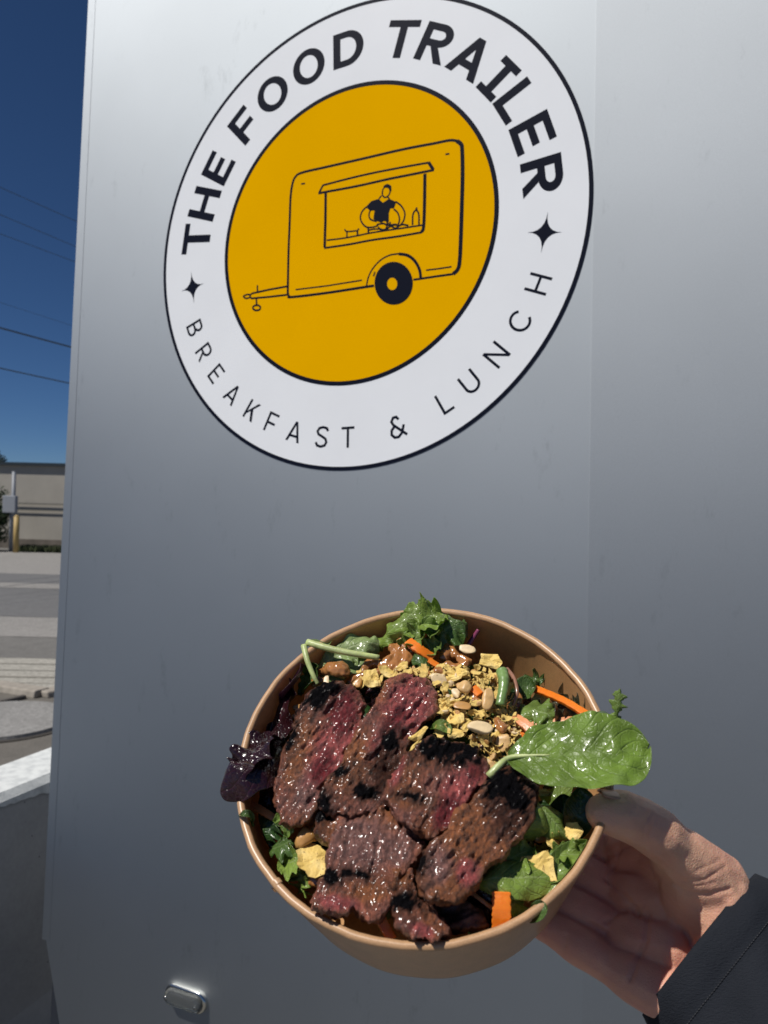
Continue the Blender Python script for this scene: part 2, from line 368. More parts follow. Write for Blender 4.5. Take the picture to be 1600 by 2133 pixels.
# --- low tan building beyond the road
bp0, bp1 = on_ground(-260, 1152), on_ground(141, 1150)
fw = np.array([-sin(YAW), cos(YAW), 0]); lt = np.array([cos(YAW), sin(YAW), 0])
BLD = bp1 + fw*1.0
blM = Matrix.Translation(Vector((BLD[0], BLD[1], 0))) @ Matrix.Rotation(YAW-radians(4), 4, 'Z')
bl = empty('storage_building', blM, 'low tan building with dark roof edge and corner across the road', 'building')
Hb = 2.58; Lb = 9.0; Db = 6.0
M_stucco = simple('tan_wall', (.37, .345, .30), .95, .10, 1.5, .3, 40, .01)
M_dark = simple('dark_trim', (.018, .028, .035), .5, .2, 5)
M_pole = simple('grey_steel', (.22, .24, .27), .5, .15, 10)
mesh('wall', *box(-Lb, .0, 0, -.14, Db, Hb), M_stucco, bl, smooth=False)
mesh('corner_column', *box(-.14, -.03, 0, .10, .25, Hb), M_dark, bl, smooth=False)
mesh('roof', *box(-Lb-.1, -.10, Hb, .14, Db+.1, Hb+.10), M_dark, bl, smooth=False)
mesh('base_band', *box(-Lb, -.012, 0, -.142, 0, .30), simple('shaded_base', (.14, .12, .10), .95, .3, 3), bl, smooth=False)  # dark band stands in for shade along the wall's foot
mesh('handrail', *join([box(-3.0, -.07, 1.39, -.14, -.045, 1.42), box(-3.0, -.07, 1.20, -.14, -.045, 1.23)]), simple('rail_grey', (.10, .10, .09), .6), bl, smooth=False)
# grass verge at its foot
gp = on_ground(80, 1150)
def tuft_field(name, c, w, d, n, hmin, hmax, mat, kind='stuff'):
    V = []; F = []
    for i in range(n):
        x, y = random.uniform(-w, w), random.uniform(-d, d); h = random.uniform(hmin, hmax); a = random.uniform(0, 2*pi); b = .02
        p = c+lt*x+fw*y; lx, ly = random.uniform(-.06, .06), random.uniform(-.06, .06)
        k = len(V); V += [(p[0]-cos(a)*b, p[1]-sin(a)*b, 0), (p[0]+cos(a)*b, p[1]+sin(a)*b, 0), (p[0]+lx, p[1]+ly, h)]; F.append((k, k+1, k+2))
    o = mesh(name, V, F, mat, smooth=False); return tag(o, kind=kind)
M_grass = simple('dry_grass', (.06, .075, .03), .9, .4, 3)
go = tuft_field('grass', on_ground(108, 1152)+fw*.55, 1.25, .45, 5000, .05, .22, M_grass); tag(go, 'dark weedy grass strip at the foot of the tan building', 'grass')
go.location.z = .004

# pole with meter box, yellow bollard
pp = on_ground(25, 1149)
po = empty('utility_post', Matrix.Translation(Vector((pp[0], pp[1], .004))), 'thin grey steel post with a meter box left of the yellow bollard', 'post')
mesh('post', *tube([(0, 0, 0), (0, 0, 1.1), (0, 0, 2.32)], .055, 12), M_pole, po)
bx = mesh('meter_box', *box(-.22, -.2, 1.12, .16, -.04, 1.62), simple('box_grey', (.27, .29, .32), .7), po, smooth=False); bevel(bx, .02)
bx.rotation_euler.z = YAW
mesh('conduit', *tube([(-.02, -.06, 0), (-.02, -.06, 1.15)], .03, 8), M_pole, po)
pb = on_ground(33, 1151)
bo = empty('bollard', Matrix.Translation(Vector((pb[0], pb[1], .004))), 'faded yellow bollard in front of the tan building', 'bollard')
mesh('bollard_tube', *tube([(0, 0, 0), (0, 0, .5), (0, 0, 1.02)], .075, 20), simple('yellow_paint', (.40, .28, .10), .6, .15, 6), bo)
mesh('bollard_cap', *tube([(0, 0, 1.02), (0, 0, 1.05), (0, 0, 1.07)], [.075, .06, .02], 20), simple('yellow_cap', (.42, .30, .12), .6), bo)

# shrub-like tree at the left edge of the frame
tp = on_ground(-28, 1147)
tr = empty('small_tree', Matrix.Translation(Vector((tp[0], tp[1], 0))), 'dark green small tree left of the grey post', 'tree')
mesh('trunk', *tube([(0, 0, 0), (.04, .02, .6), (-.03, 0, 1.2), (.02, 0, 1.7)], [.07, .06, .045, .02], 8), simple('bark', (.10, .08, .06), .9, .3, 20), tr)
def leaf_cloud(n, clusters, s):
    V = []; F = []
    for i in range(n):
        cx, cy, cz, r = random.choice(clusters)
        d = np.array([random.gauss(0, 1) for _ in range(3)]); d /= np.linalg.norm(d)+1e-9
        p = np.array([cx, cy, cz])+d*r*random.random()**.4
        a = np.array([random.gauss(0, 1) for _ in range(3)]); a /= np.linalg.norm(a); b = np.cross(a, d); b /= np.linalg.norm(b)+1e-9
        k = len(V); l_ = s*random.uniform(.6, 1.4)
        V += [p, p+a*l_*.5+b*l_*.3, p+a*l_, p+a*l_*.5-b*l_*.3]; F.append((k, k+1, k+2, k+3))
    return V, F
cl = [(random.uniform(-.45, .45), random.uniform(-.4, .4), random.uniform(.35, 1.9), random.uniform(.12, .32)) for _ in range(34)]
mesh('crown', *leaf_cloud(9000, cl, .07), simple('dark_leaves', (.045, .075, .03), .7, .5, 4), tr, smooth=False)
# far dark tree mass behind the roof at the left
tp = on_ground(-40, 1130)
tr = empty('background_tree', Matrix.Translation(Vector((tp[0], tp[1], 0))), 'dark tree crown rising just above the roof of the tan building', 'tree')
mesh('trunk', *tube([(0, 0, 0), (.1, .02, 1.6), (0, 0, 2.9)], [.14, .1, .05], 8), simple('bark_far', (.08, .07, .06), .9), tr)
cl = [(random.uniform(-1.5, .75), random.uniform(-.6, .6), random.uniform(1.9, 2.9), .42) for _ in range(26)]
mesh('crown', *leaf_cloud(9000, cl, .10), simple('far_leaves', (.03, .045, .03), .8, .4, 3), tr, smooth=False)

# overhead wires
M_wire = simple('wire_black', (.07, .09, .11), .6)
wires = [((0, 390), (168, 465), .006, 14, 'topmost'), ((0, 447), (165, 517), .006, 14.4, 'second from the top'),
         ((0, 487), (163, 548), .006, 14.8, 'third from the top'), ((0, 630), (155, 680), .0035, 15.2, 'thin wire fourth from the top'),
         ((0, 683), (155, 725), .019, 15.5, 'thickest'), ((0, 767), (152, 800), .014, 16, 'lowest')]
for (p0, p1, r, dep, w) in wires:
    a = at_depth(*p0, dep); b = at_depth(*p1, dep*1.12); d = b-a
    pts = []
    for k in range(-8, 14):
        s = k*1.0; q = a+d*s; pts.append(q+np.array([0, 0, .006*(s-.5)**2]))
    o = mesh('overhead_wire', *tube(pts, r, 6), M_wire)
    tag(o, {'topmost': 'topmost of the overhead wires crossing the blue sky', 'second from the top': 'overhead wire second from the top in the sky',
            'third from the top': 'overhead wire third from the top in the sky', 'thin wire fourth from the top': 'thinnest faint overhead wire just above the thickest one',
            'thickest': 'thickest dark overhead wire in the sky', 'lowest': 'lowest overhead wire, nearest above the tan building'}[w], 'wire', 'overhead wires')

# ================================================================== TRAILER
XE = -1.0975*D; XS = -.1805*D; ZT = 1.35; ZB = -.98; XR = 2.6
tl = empty('food_trailer', TM, 'silver food trailer with a large round yellow and white logo on its side', 'trailer')
GRAIN = (0, 0, 1)
def metal(name, tint):
    t = NT(name)
    br = t.noise(1.0, 5, .7, stretch=(900, 40, 14)); gr = t.noise(700, 2, .6); bl_ = t.noise(1.7, 4)
    c = t.mix(.5, tint, t.ramp(gr, [(.3, tuple(x*.90 for x in tint)), (.7, tuple(min(1, x*1.08) for x in tint))]))
    c = t.mix(t.ramp(bl_, [(.4, (0, 0, 0)), (.7, (.6, .6, .6))]), c, tuple(x*.86 for x in tint))
    sc = t.noise(26, 6, .75, stretch=(1, 1, .35)); scm = t.ramp(sc, [(.61, (0, 0, 0)), (.72, (.35, .35, .35))])
    c = t.mix(scm, c, tuple(x*.6 for x in tint))
    r = t.ramp(bl_, [(.3, (.47, .47, .47)), (.7, (.52, .52, .52))])
    t.set(Base_Color=t.mix(.5, c, (.0, .0, .0)), Roughness=.7, Specular_IOR_Level=.1); b0 = t.bump(gr, .05, .0004); b1 = t.bump(br, .035, .0004, b0)
    gl = t.n('ShaderNodeBsdfAnisotropic', distribution='BECKMANN'); gl.inputs['Roughness'].default_value = .68; gl.inputs['Anisotropy'].default_value = .20
    vt = t.n('ShaderNodeVectorTransform', vector_type='VECTOR', convert_from='OBJECT', convert_to='WORLD'); vt.inputs[0].default_value = GRAIN; t.l(vt.outputs[0], gl.inputs['Tangent']); t.l(c, gl.inputs['Color']); t.l(b1, gl.inputs['Normal'])
    mx = t.n('ShaderNodeMixShader'); mx.inputs[0].default_value = .82; t.l(t.b.outputs[0], mx.inputs[1]); t.l(gl.outputs[0], mx.inputs[2]); t.l(mx.outputs[0], t.out.inputs[0])
    return t.m
M_alu = metal('brushed_aluminium', (.445, .478, .505)); M_alu2 = metal('brushed_aluminium_right', (.432, .462, .488))  # right tint darkened to paint in that panel's weaker reflection
# left panel with a cut lower corner
xc = -1.0553*D; zc = -.8202*D; xk = -1.0928*D; zk = -.691*D
slope = (xc-xk)/(zc-zk); xb = xk+slope*(ZB-zk)
outline = [(XE, ZT), (XE, zk), (xb, ZB), (XS, ZB), (XS, ZT)]
V = [(x, D, z) for x, z in outline]+[(x, D+.004, z) for x, z in outline]; n = len(outline)
F = [tuple(range(n)), tuple(range(n, 2*n))[::-1]]+[(k, k+n, (k+1) % n+n, (k+1) % n) for k in range(n)]
mesh('side_panel', V, F, M_alu, tl, smooth=False)
V, F = box(XS-.0, D-.0012, ZB, XR, D+.0028, ZT)
V = [(x, y+(.055*(x-XS)), z) for x, y, z in V]
mesh('side_panel', V, F, M_alu2, tl, smooth=False)
o = mesh('corner_trim', *box(XE-.010, D-.0005, zk, XE+.010, D-.0001, ZT), M_alu, tl, smooth=False)
M_under = simple('dark_underframe', (.02, .024, .034), .6)
mesh('underframe', *box(XE+.0, D+.02, -1.05, XR, D+1.9, zk+.02), M_under, tl, smooth=False)
mesh('front_wall', *box(XE-.006, D+.006, zk+.021, XE+.02, D+1.9, ZT), M_alu2, tl, smooth=False)
mesh('rear_body', *box(XE+.021, D+.3, zk+.021, XR, D+1.9, ZT+.02), M_alu2, tl, smooth=False)
whl = mesh('wheel', *tube([(1.6, D+.08, -1.05), (1.6, D+.26, -1.05)], .33, 40), simple('tyre_rubber', (.02, .02, .02), .8), tl)
# clearance lamp
lx = -.7876*D; lz = -.7045*D; LW = .0395*D; LH = .0165*D
def stadium(w, h, n=12):
    P_ = []
    for k in range(n+1): a = -pi/2+pi*k/n; P_.append((w-h+h*cos(a), h*sin(a)))
    for k in range(n+1): a = pi/2+pi*k/n; P_.append((-w+h+h*cos(a), h*sin(a)))
    return P_
def dome(w, h, prof, cx, cz, y):
    V = []; F = []; n = None
    for s, d in prof:
        st = stadium(max(w-s, .002), max(h-s, .0008)); n = len(st)
        for x, z in st: V.append((cx+x, y-d, cz+z))
    for i in range(len(prof)-1):
        for k in range(n): F.append((i*n+k, i*n+(k+1) % n, (i+1)*n+(k+1) % n, (i+1)*n+k))
    F.append(tuple((len(prof)-1)*n+k for k in range(n))); return V, F
lampm = NT('lamp_lens'); lampm.set(Base_Color=(.62, .65, .64), Roughness=.05, Transmission_Weight=.92, IOR=1.45); lampm.bump(lampm.noise(300, 1), .2, .0005)
chrome = simple('lamp_chrome', (.62, .61, .57), .16, .05, 20, metal=1)
lp = mesh('marker_lamp', *dome(LW, LH, [(0, 0), (0, .006), (.0012, .0085), (.0045, .009)], lx, lz, D), chrome, tl)
mesh('lens', *dome(LW-.0048, LH-.0048, [(0, .0085), (0, .013), (.0012, .0165), (.0035, .0185), (.007, .0195), (.011, .0198)], lx, lz, D), lampm.m, lp)
for sx in (-1, 1):
    V, F = tube([(lx+sx*(LW-.012), D-.0195, lz), (lx+sx*(LW-.012), D-.0212, lz), (lx+sx*(LW-.012), D-.0216, lz)], [.003, .003, .0018], 14)
    mesh('screw', V, F, chrome, lp)

# --- the round decal, printed flat on the panel
LC = np.array([-.54003, .47694])*D; LR = .358954*D
M_white = NT('decal_white'); M_white.set(Base_Color=M_white.ramp(M_white.noise(8), [(.3, (.78, .80, .83)), (.7, (.81, .83, .86))]), Roughness=.45, Specular_IOR_Level=.12); M_white = M_white.m
M_yellow = simple('decal_yellow', (.80, .405, .0), .5, .03, 6, Specular_IOR_Level=.0)
M_ink = simple('decal_ink', (.006, .008, .018), .5, .1, 6, Specular_IOR_Level=.04)
lay = [0]
def ink_y(k): return D-.0006-k*.00015
def to_wall(p, k): return (LC[0]+p[0]*LR, ink_y(k), LC[1]+p[1]*LR)
def ring(r0, r1, k, n=160):
    V = [to_wall((r*sin(2*pi*i/n), r*cos(2*pi*i/n)), k) for r in (r0, r1) for i in range(n)]
    return V, [(i, n+i, n+(i+1) % n, (i+1) % n)[::-1] for i in range(n)]
def fdisc(r, k, n=160): return [to_wall((r*sin(2*pi*i/n), r*cos(2*pi*i/n)), k) for i in range(n)], [tuple(range(n))]
dec = mesh('logo_decal', *fdisc(.9845, 0), M_white, tl, smooth=False)
mesh('outer_ring', *ring(.984, 1.0, 1), M_ink, dec, smooth=False)
mesh('yellow_disc', *fdisc(.6275, 1), M_yellow, dec, smooth=False)
mesh('inner_ring', *ring(.6262, .6445, 2), M_ink, dec, smooth=False)
def ribbon(pts, w, sub=1):
    p = [np.array(q, float) for q in pts]; L = []; R_ = []
    for i in range(len(p)):
        d0 = p[i]-p[i-1] if i else p[1]-p[0]; d1 = p[i+1]-p[i] if i < len(p)-1 else p[i]-p[i-1]
        d0 = d0/(np.linalg.norm(d0)+1e-12); d1 = d1/(np.linalg.norm(d1)+1e-12); t_ = d0+d1; t_ /= (np.linalg.norm(t_)+1e-12)
        n_ = np.array([-t_[1], t_[0]]); c_ = max(.5, abs(n_@np.array([-d1[1], d1[0]])))
        L.append(p[i]+n_*w/2/c_); R_.append(p[i]-n_*w/2/c_)
    return L+R_, [(i, i+1, len(p)+i+1, len(p)+i) for i in range(len(p)-1)]
def arc(cx, cy, rx, ry, a0, a1, s, sy=None, n=18):
    sy = sy or s; V = []
    for rr in (0, 1):
        for i in range(n+1):
            a = radians(a0+(a1-a0)*i/n); V.append((cx+(rx-rr*s)*cos(a), cy+(ry-rr*sy)*sin(a)))
    return V, [(i, i+1, n+2+i, n+1+i) for i in range(n)]
def rc(x0, y0, x1, y1): return [(x0, y0), (x1, y0), (x1, y1), (x0, y1)], [(0, 1, 2, 3)]
def pg(*p): return list(p), [tuple(range(len(p)))]
def glyph(ch, w, s, t):
    """block letter of unit height; w width, s stem, t bar thickness"""
    c = w/2
    if ch == 'T': return [rc(0, 1-t, w, 1), rc(c-s/2, 0, c+s/2, 1-t)]
    if ch == 'H': return [rc(0, 0, s, 1), rc(w-s, 0, w, 1), rc(s, .5-t/2, w-s, .5+t/2)]
    if ch == 'E': return [rc(0, 0, s, 1), rc(s, 1-t, w*.9, 1), rc(s, .5-t/2, w*.82, .5+t/2), rc(s, 0, w*.9, t)]
    if ch == 'F': return [rc(0, 0, s, 1), rc(s, 1-t, w*.9, 1), rc(s, .46-t/2, w*.8, .46+t/2)]
    if ch == 'L': return [rc(0, 0, s, 1), rc(s, 0, w*.85, t)]
    if ch == 'I': return [rc(w*.1, 1-t, w*.9, 1), rc(w*.1, 0, w*.9, t), rc(c-s/2, t, c+s/2, 1-t)]
    if ch == 'O': return [arc(c, .5, c*1.06, .515, 0, 360, s, t, 48)]
    if ch == 'C': return [arc(c, .5, c, .5, 38, 322, s, t, 40)]
    if ch == 'D': return [rc(0, 0, s, 1), rc(s, 1-t, w*.45, 1), rc(s, 0, w*.45, t), arc(w*.45, .5, w*.55, .5, -90, 90, s, t, 28)]
    if ch == 'R': return [rc(0, 0, s, 1), rc(s, 1-t, w*.56, 1), rc(s, .40, w*.56, .40+t), arc(w*.56, .70, w*.42, .30, -90, 90, s, t, 22), pg((w*.38, .40), (w*.38+s*1.05, .40), (w*.98, 0), (w*.98-s*1.15, 0))]
    if ch == 'B': return [rc(0, 0, s, 1), rc(s, 1-t, w*.55, 1), rc(s, .5-t/2, w*.55, .5+t/2), rc(s, 0, w*.55, t), arc(w*.55, .745, w*.36, .255, -90, 90, s, t, 18), arc(w*.55, .275, w*.44, .275, -90, 90, s, t, 18)]
    if ch == 'A': return [pg((0, 0), (s*1.1, 0), (c+s*.5, 1), (c-s*.5, 1)), pg((w, 0), (c+s*.5, 1), (c-s*.5+s*.05, 1), (w-s*1.1, 0)), rc(w*.24, .22, w*.76, .22+t)]
    if ch == 'K': return [rc(0, 0, s, 1), pg((s, .38), (w-s*1.2, 1), (w, 1), (s, .22)), pg((w*.36, .55), (w*.36+s, .66), (w, 0), (w-s*1.25, 0))]
    if ch == 'N': return [rc(0, 0, s, 1), rc(w-s, 0, w, 1), pg((s, 1), (s, 1-s*1.6), (w-s, 0), (w-s, s*1.6))]
    if ch == 'U': return [rc(0, .36, s, 1), rc(w-s, .36, w, 1), arc(c, .36, c, .36, 180, 360, s, t, 26)]
    if ch == 'S':
        return [ribbon([(w*.93, .80), (w*.80, .93), (w*.5, .965), (w*.2, .90), (w*.09, .75), (w*.2, .61), (w*.5, .52), (w*.8, .42), (w*.91, .26), (w*.8, .10), (w*.5, .03), (w*.2, .07), (w*.06, .22)], s)]
    if ch == '&':
        return [ribbon([(w*.98, .0), (w*.30, .62), (w*.22, .80), (w*.38, .96), (w*.58, .95), (w*.68, .80)], s), ribbon([(w*.36, .56), (w*.12, .42), (w*.05, .22), (w*.2, .05), (w*.45, .02), (w*.7, .16), (w*.92, .50)], s)]
def place_letter(ch, ang, r0, h, w, s, t, top=True, italic=0):
    parts = glyph(ch, w, s, t); V = []; F = []
    a = radians(ang); rad_ = np.array([sin(a), cos(a)]); tan_ = np.array([cos(a), -sin(a)])
    up, rt = (rad_, tan_) if top else (-rad_, -tan_)
    for k, (v, f) in enumerate(parts):
        n = len(V)
        for x, y in v:
            q = rad_*r0+rt*(x-w/2)*h+up*(y-.5)*h; V.append(to_wall(q, 1+.06*k))
        F += [tuple(i+n for i in g) for g in f]
    o = mesh('letter', V, F, M_ink, dec, smooth=False)
BIG = [('T', -83.0), ('H', -71.4), ('E', -58.9), ('F', -43.2), ('O', -30.7), ('O', -16.5), ('D', -2.6), ('T', 15.0), ('R', 26.6), ('A', 39.3), ('I', 50.8), ('L', 60.6), ('E', 71.2), ('R', 83.3)]
for ch, a in BIG:
    w = {'O': .96, 'I': .80, 'A': 1.02, 'R': .90, 'E': .86, 'F': .86, 'L': .86}.get(ch, .93)
    place_letter(ch, a, .815, .157, w, .225, .185)
SM = [('B', -112.1), ('R', -120.8), ('E', -129.5), ('A', -138.4), ('K', -147.3), ('F', -155.5), ('A', -163.8), ('S', -173.0), ('T', 178.8), ('&', 163.8), ('L', 149.0), ('U', 140.9), ('N', 131.4), ('C', 121.4), ('H', 111.5)]
for ch, a in SM:
    w = {'C': .92, 'A': .80, '&': .80, 'N': .82, 'U': .78, 'H': .80}.get(ch, .68)
    place_letter(ch, a, .862, .088, w, .125, .12, top=False)
for a in (-98.9, 98.5):                                  # four-pointed stars
    ar = radians(a); rr = np.array([sin(ar), cos(ar)]); tt = np.array([cos(ar), -sin(ar)]); pts = []
    for k in range(4):
        d0 = (rr, tt, -rr, -tt)[k]; d1 = (rr, tt, -rr, -tt)[(k+1) % 4]; L0 = .066 if k % 2 == 0 else .078; L1 = .078 if k % 2 == 0 else .066
        for s in np.linspace(0, 1, 7)[:-1]:
            pts.append(rr*.832+d0*L0*(1-s)**2.0*1.0+d1*L1*s**2.0)
    c0 = rr*.832; V = [to_wall(c0, 1)]+[to_wall(p, 1) for p in pts]; n = len(pts)
    mesh('star', V, [(0, 1+k, 1+(k+1) % n) for k in range(n)], M_ink, dec, smooth=False)
parts = []
for k, (w, pts) in enumerate(ART_LINES):
    pp_ = spline(pts, max(2, 4*len(pts))) if len(pts) > 3 else pts
    v, f = ribbon(pp_, w); parts.append(([to_wall(p, 2+.03*k) for p in v], f))
for k, pts in enumerate(ART_FILLS):
    c0 = np.mean(pts, 0); n = len(pts); parts.append(([to_wall(p, 3.6+.05*k) for p in pts], [tuple(range(n))]))
V, F = join(parts); mesh('trailer_drawing', V, F, M_ink, dec, smooth=False)
mesh('hub', [to_wall(p, 4.4) for p in ART_HUB], [tuple(range(len(ART_HUB)))], M_yellow, dec, smooth=False)

# ================================================================== PAPER BOWL
def kraft(name, base, rough=.5, coat=.15):
    t = NT(name); a = t.noise(160, 4, .6, stretch=(1, 1, .6)); b = t.noise(1400, 2, .6); d = t.noise(26, 4)
    c = t.ramp(a, [(.3, tuple(x*.88 for x in base)), (.7, tuple(min(1, x*1.10) for x in base))])
    c = t.mix(.25, c, t.ramp(b, [(.35, tuple(x*.6 for x in base)), (.6, tuple(min(1, x*1.3) for x in base))]))
    c = t.mix(t.ramp(d, [(.5, (0, 0, 0)), (.8, (.35, .35, .35))]), c, tuple(x*.8 for x in base))
    t.set(Base_Color=c, Roughness=rough, Coat_Weight=coat, Coat_Roughness=.35); t.bump(a, .12, .0004)
    tl_ = t.n('ShaderNodeBsdfTranslucent'); t.l(t.mix(.5, c, (.75, .38, .15)), tl_.inputs[0]); mx = t.n('ShaderNodeMixShader'); mx.inputs[0].default_value = .16
    t.l(t.b.outputs[0], mx.inputs[1]); t.l(tl_.outputs[0], mx.inputs[2]); t.l(mx.outputs[0], t.out.inputs[0]); return t.m
M_kraft = kraft('kraft_paper', (.56, .335, .175), .38, .55); M_kraft_in = kraft('kraft_inner', (.66, .36, .155), .38, .45)  # inner paper coloured brighter and warmer in place of sun on its wall
def lathe(prof, n=128, wob=None):
    V = []; F = []; m_ = len(prof)
    for k in range(n):
        a = 2*pi*k/n
        for r, z in prof:
            dr = wob(a, z) if wob else 0
            V.append(((r+dr)*cos(a), (r+dr)*sin(a), z))
    for k in range(n):
        for i in range(m_-1):
            F.append((k*m_+i, ((k+1) % n)*m_+i, ((k+1) % n)*m_+i+1, k*m_+i+1))
    return V, F
HBOWL = .0623
wob = lambda a, z: .0004*sin(2*a+.6)+.00018*sin(5*a+1)+.00012*sin(17*a)
bowl = empty('paper_bowl', BM, 'brown kraft paper bowl of steak salad held up in one hand', 'bowl')
mesh('outer_wall', *lathe([(.0834, -.0032), (.0828, -.012), (.0792, -.036), (.0752, -.0600), (.0749, -HBOWL), (.0738, -HBOWL), (.0735, -.0585), (0.0001, -.0580)], wob=wob), M_kraft, bowl)
mesh('inner_wall', *lathe([(.0822, -.001), (.0816, -.012), (.0780, -.036), (.0742, -.0555), (.0720, -.0568), (.0001, -.0570)], wob=wob), M_kraft_in, bowl)
lip = [(.0832+.0018*cos(a), -.0008+.0018*sin(a)) for a in np.linspace(-pi*.55, pi*1.15, 14)]
V, F = lathe(lip, 180, wob=lambda a, z: wob(a, z)+.00012*sin(41*a)*sin(13*a)); mesh('rolled_rim', V, F, M_kraft, bowl)
# glued side seam: the paper overlaps and steps the rim
sa = math.atan2(P(566, 1841)[1], P(566, 1841)[0])
V = []; F = []
for i, (r, z) in enumerate([(.0858, -.0005), (.0856, -.0028), (.0840, -.0045), (.0795, -.036), (.0755, -.0600)]):
    for k in range(5):
        a = sa+(.0+.004*k)*1.6; V.append(((r+.0003*(1 if k not in (0, 4) else -.8))*cos(a), (r+.0003)*sin(a), z))
for i in range(4):
    for k in range(4): F.append((i*5+k, i*5+k+1, (i+1)*5+k+1, (i+1)*5+k))
mesh('side_seam', V, F, M_kraft, bowl)
V = []; F = []
for i in range(9):
    a = sa+.004*i; lp_ = .00025*(1 if i < 8 else 0)
    for t_ in np.linspace(-pi*.5, pi*1.1, 10): V.append(((.0832+(.0018+lp_)*cos(t_))*cos(a), (.0832+(.0018+lp_)*cos(t_))*sin(a), -.0008+(.0018+lp_)*sin(t_)))
for i in range(8):
    for k in range(9): F.append((i*10+k, i*10+k+1, (i+1)*10+k+1, (i+1)*10+k))
mesh('rim_overlap', V, F, M_kraft, bowl)

# ================================================================== LEAVES
def keep_inside(V):
    """food below the rim stays inside the bowl's wall"""
    V = np.array(V, float); r = np.hypot(V[:, 0], V[:, 1]); lim = np.where(V[:, 2] > .0035, 1.0, .0806+np.minimum(V[:, 2], 0)*.142)
    k = np.where(r > lim, lim/np.maximum(r, 1e-9), 1.0); V[:, 0] *= k; V[:, 1] *= k; return V
def leaf_mat(name, base, vein, back=None, rough=.36, trans=.38, coat=.38, vs=1.0):
    t = NT(name)
    uv = t.n('ShaderNodeSeparateXYZ'); t.l(t.tc.outputs['UV'], uv.inputs[0])
    tt, jj = uv.outputs[0], uv.outputs[1]
    aj = t.math('ABSOLUTE', jj); dist = t.noise(90, 3)
    mid = t.math('LESS_THAN', aj, .045)
    ph = t.math('ADD', t.math('MULTIPLY', tt, 7.5), t.math('MULTIPLY', aj, -2.3)); ph = t.math('ADD', ph, t.math('MULTIPLY', dist, .5))
    fr = t.math('FRACT', ph); dv = t.math('ABSOLUTE', t.math('SUBTRACT', fr, .5))
    sv = t.ramp(dv, [(.0, (1, 1, 1)), (.055, (.25, .25, .25)), (.12, (0, 0, 0))])
    vn = t.n('ShaderNodeTexVoronoi', feature='DISTANCE_TO_EDGE'); vn.inputs['Scale'].default_value = 420; t.l(t.tc.outputs['Object'], vn.inputs['Vector'])
    net = t.ramp(vn.outputs['Distance'], [(.0, (1, 1, 1)), (.12, (0, 0, 0))])
    n1 = t.noise(70, 4); n2 = t.noise(300, 3)
    c = t.ramp(n1, [(.28, tuple(x*.62 for x in base)), (.5, base), (.75, tuple(min(1, x*1.45) for x in base))])
    c = t.mix(t.math('MULTIPLY', net, .18), c, vein); c = t.mix(t.math('MULTIPLY', sv, .45*vs), c, vein); c = t.mix(t.math('MULTIPLY', mid, .7*vs), c, vein)
    t.set(Base_Color=c, Roughness=rough, Coat_Weight=coat, Coat_Roughness=.12)
    h = t.math('ADD', t.math('MULTIPLY', sv, -.8), t.math('MULTIPLY', net, -.25)); h = t.math('ADD', h, t.math('MULTIPLY', n2, .6)); h = t.math('ADD', h, t.math('MULTIPLY', n1, 1.0))
    t.bump(h, .55, .0009)
    tr_ = t.n('ShaderNodeBsdfTranslucent'); t.l(t.mix(.35, c, (base[0]*1.6, base[1]*1.9, base[2]*.5)), tr_.inputs[0])
    mx = t.n('ShaderNodeMixShader'); mx.inputs[0].default_value = trans
    t.l(t.b.outputs[0], mx.inputs[1]); t.l(tr_.outputs[0], mx.inputs[2]); t.l(mx.outputs[0], t.out.inputs[0])
    return t.m
M_spin = leaf_mat('spinach_green', (.17, .27, .04), (.26, .37, .10), vs=.5)
M_green = leaf_mat('lettuce_green', (.20, .30, .06), (.34, .44, .16))
M_bright = leaf_mat('bright_lettuce', (.25, .36, .065), (.38, .48, .18))
M_pale = leaf_mat('pale_lettuce', (.30, .40, .15), (.52, .60, .32), coat=.35)
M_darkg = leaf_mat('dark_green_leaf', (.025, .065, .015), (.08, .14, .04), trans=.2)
M_mid = leaf_mat('mid_green_leaf', (.075, .14, .03), (.17, .26, .08), trans=.3)
M_purp = leaf_mat('purple_leaf', (.018, .004, .006), (.05, .012, .018), trans=.10, rough=.2)
M_purp2 = leaf_mat('mauve_leaf', (.12, .035, .06), (.25, .10, .14), trans=.25)
M_stem = simple('pale_stem', (.42, .48, .20), .4, .35, 110, .5, 500, .0004, Coat_Weight=.4, Subsurface_Weight=.2, Subsurface_Radius=(.003, .004, .001), Subsurface_Scale=.5)
M_stemp = simple('purple_stem', (.22, .04, .10), .3, .25, 150, .3, 500, .0004, Coat_Weight=.4)

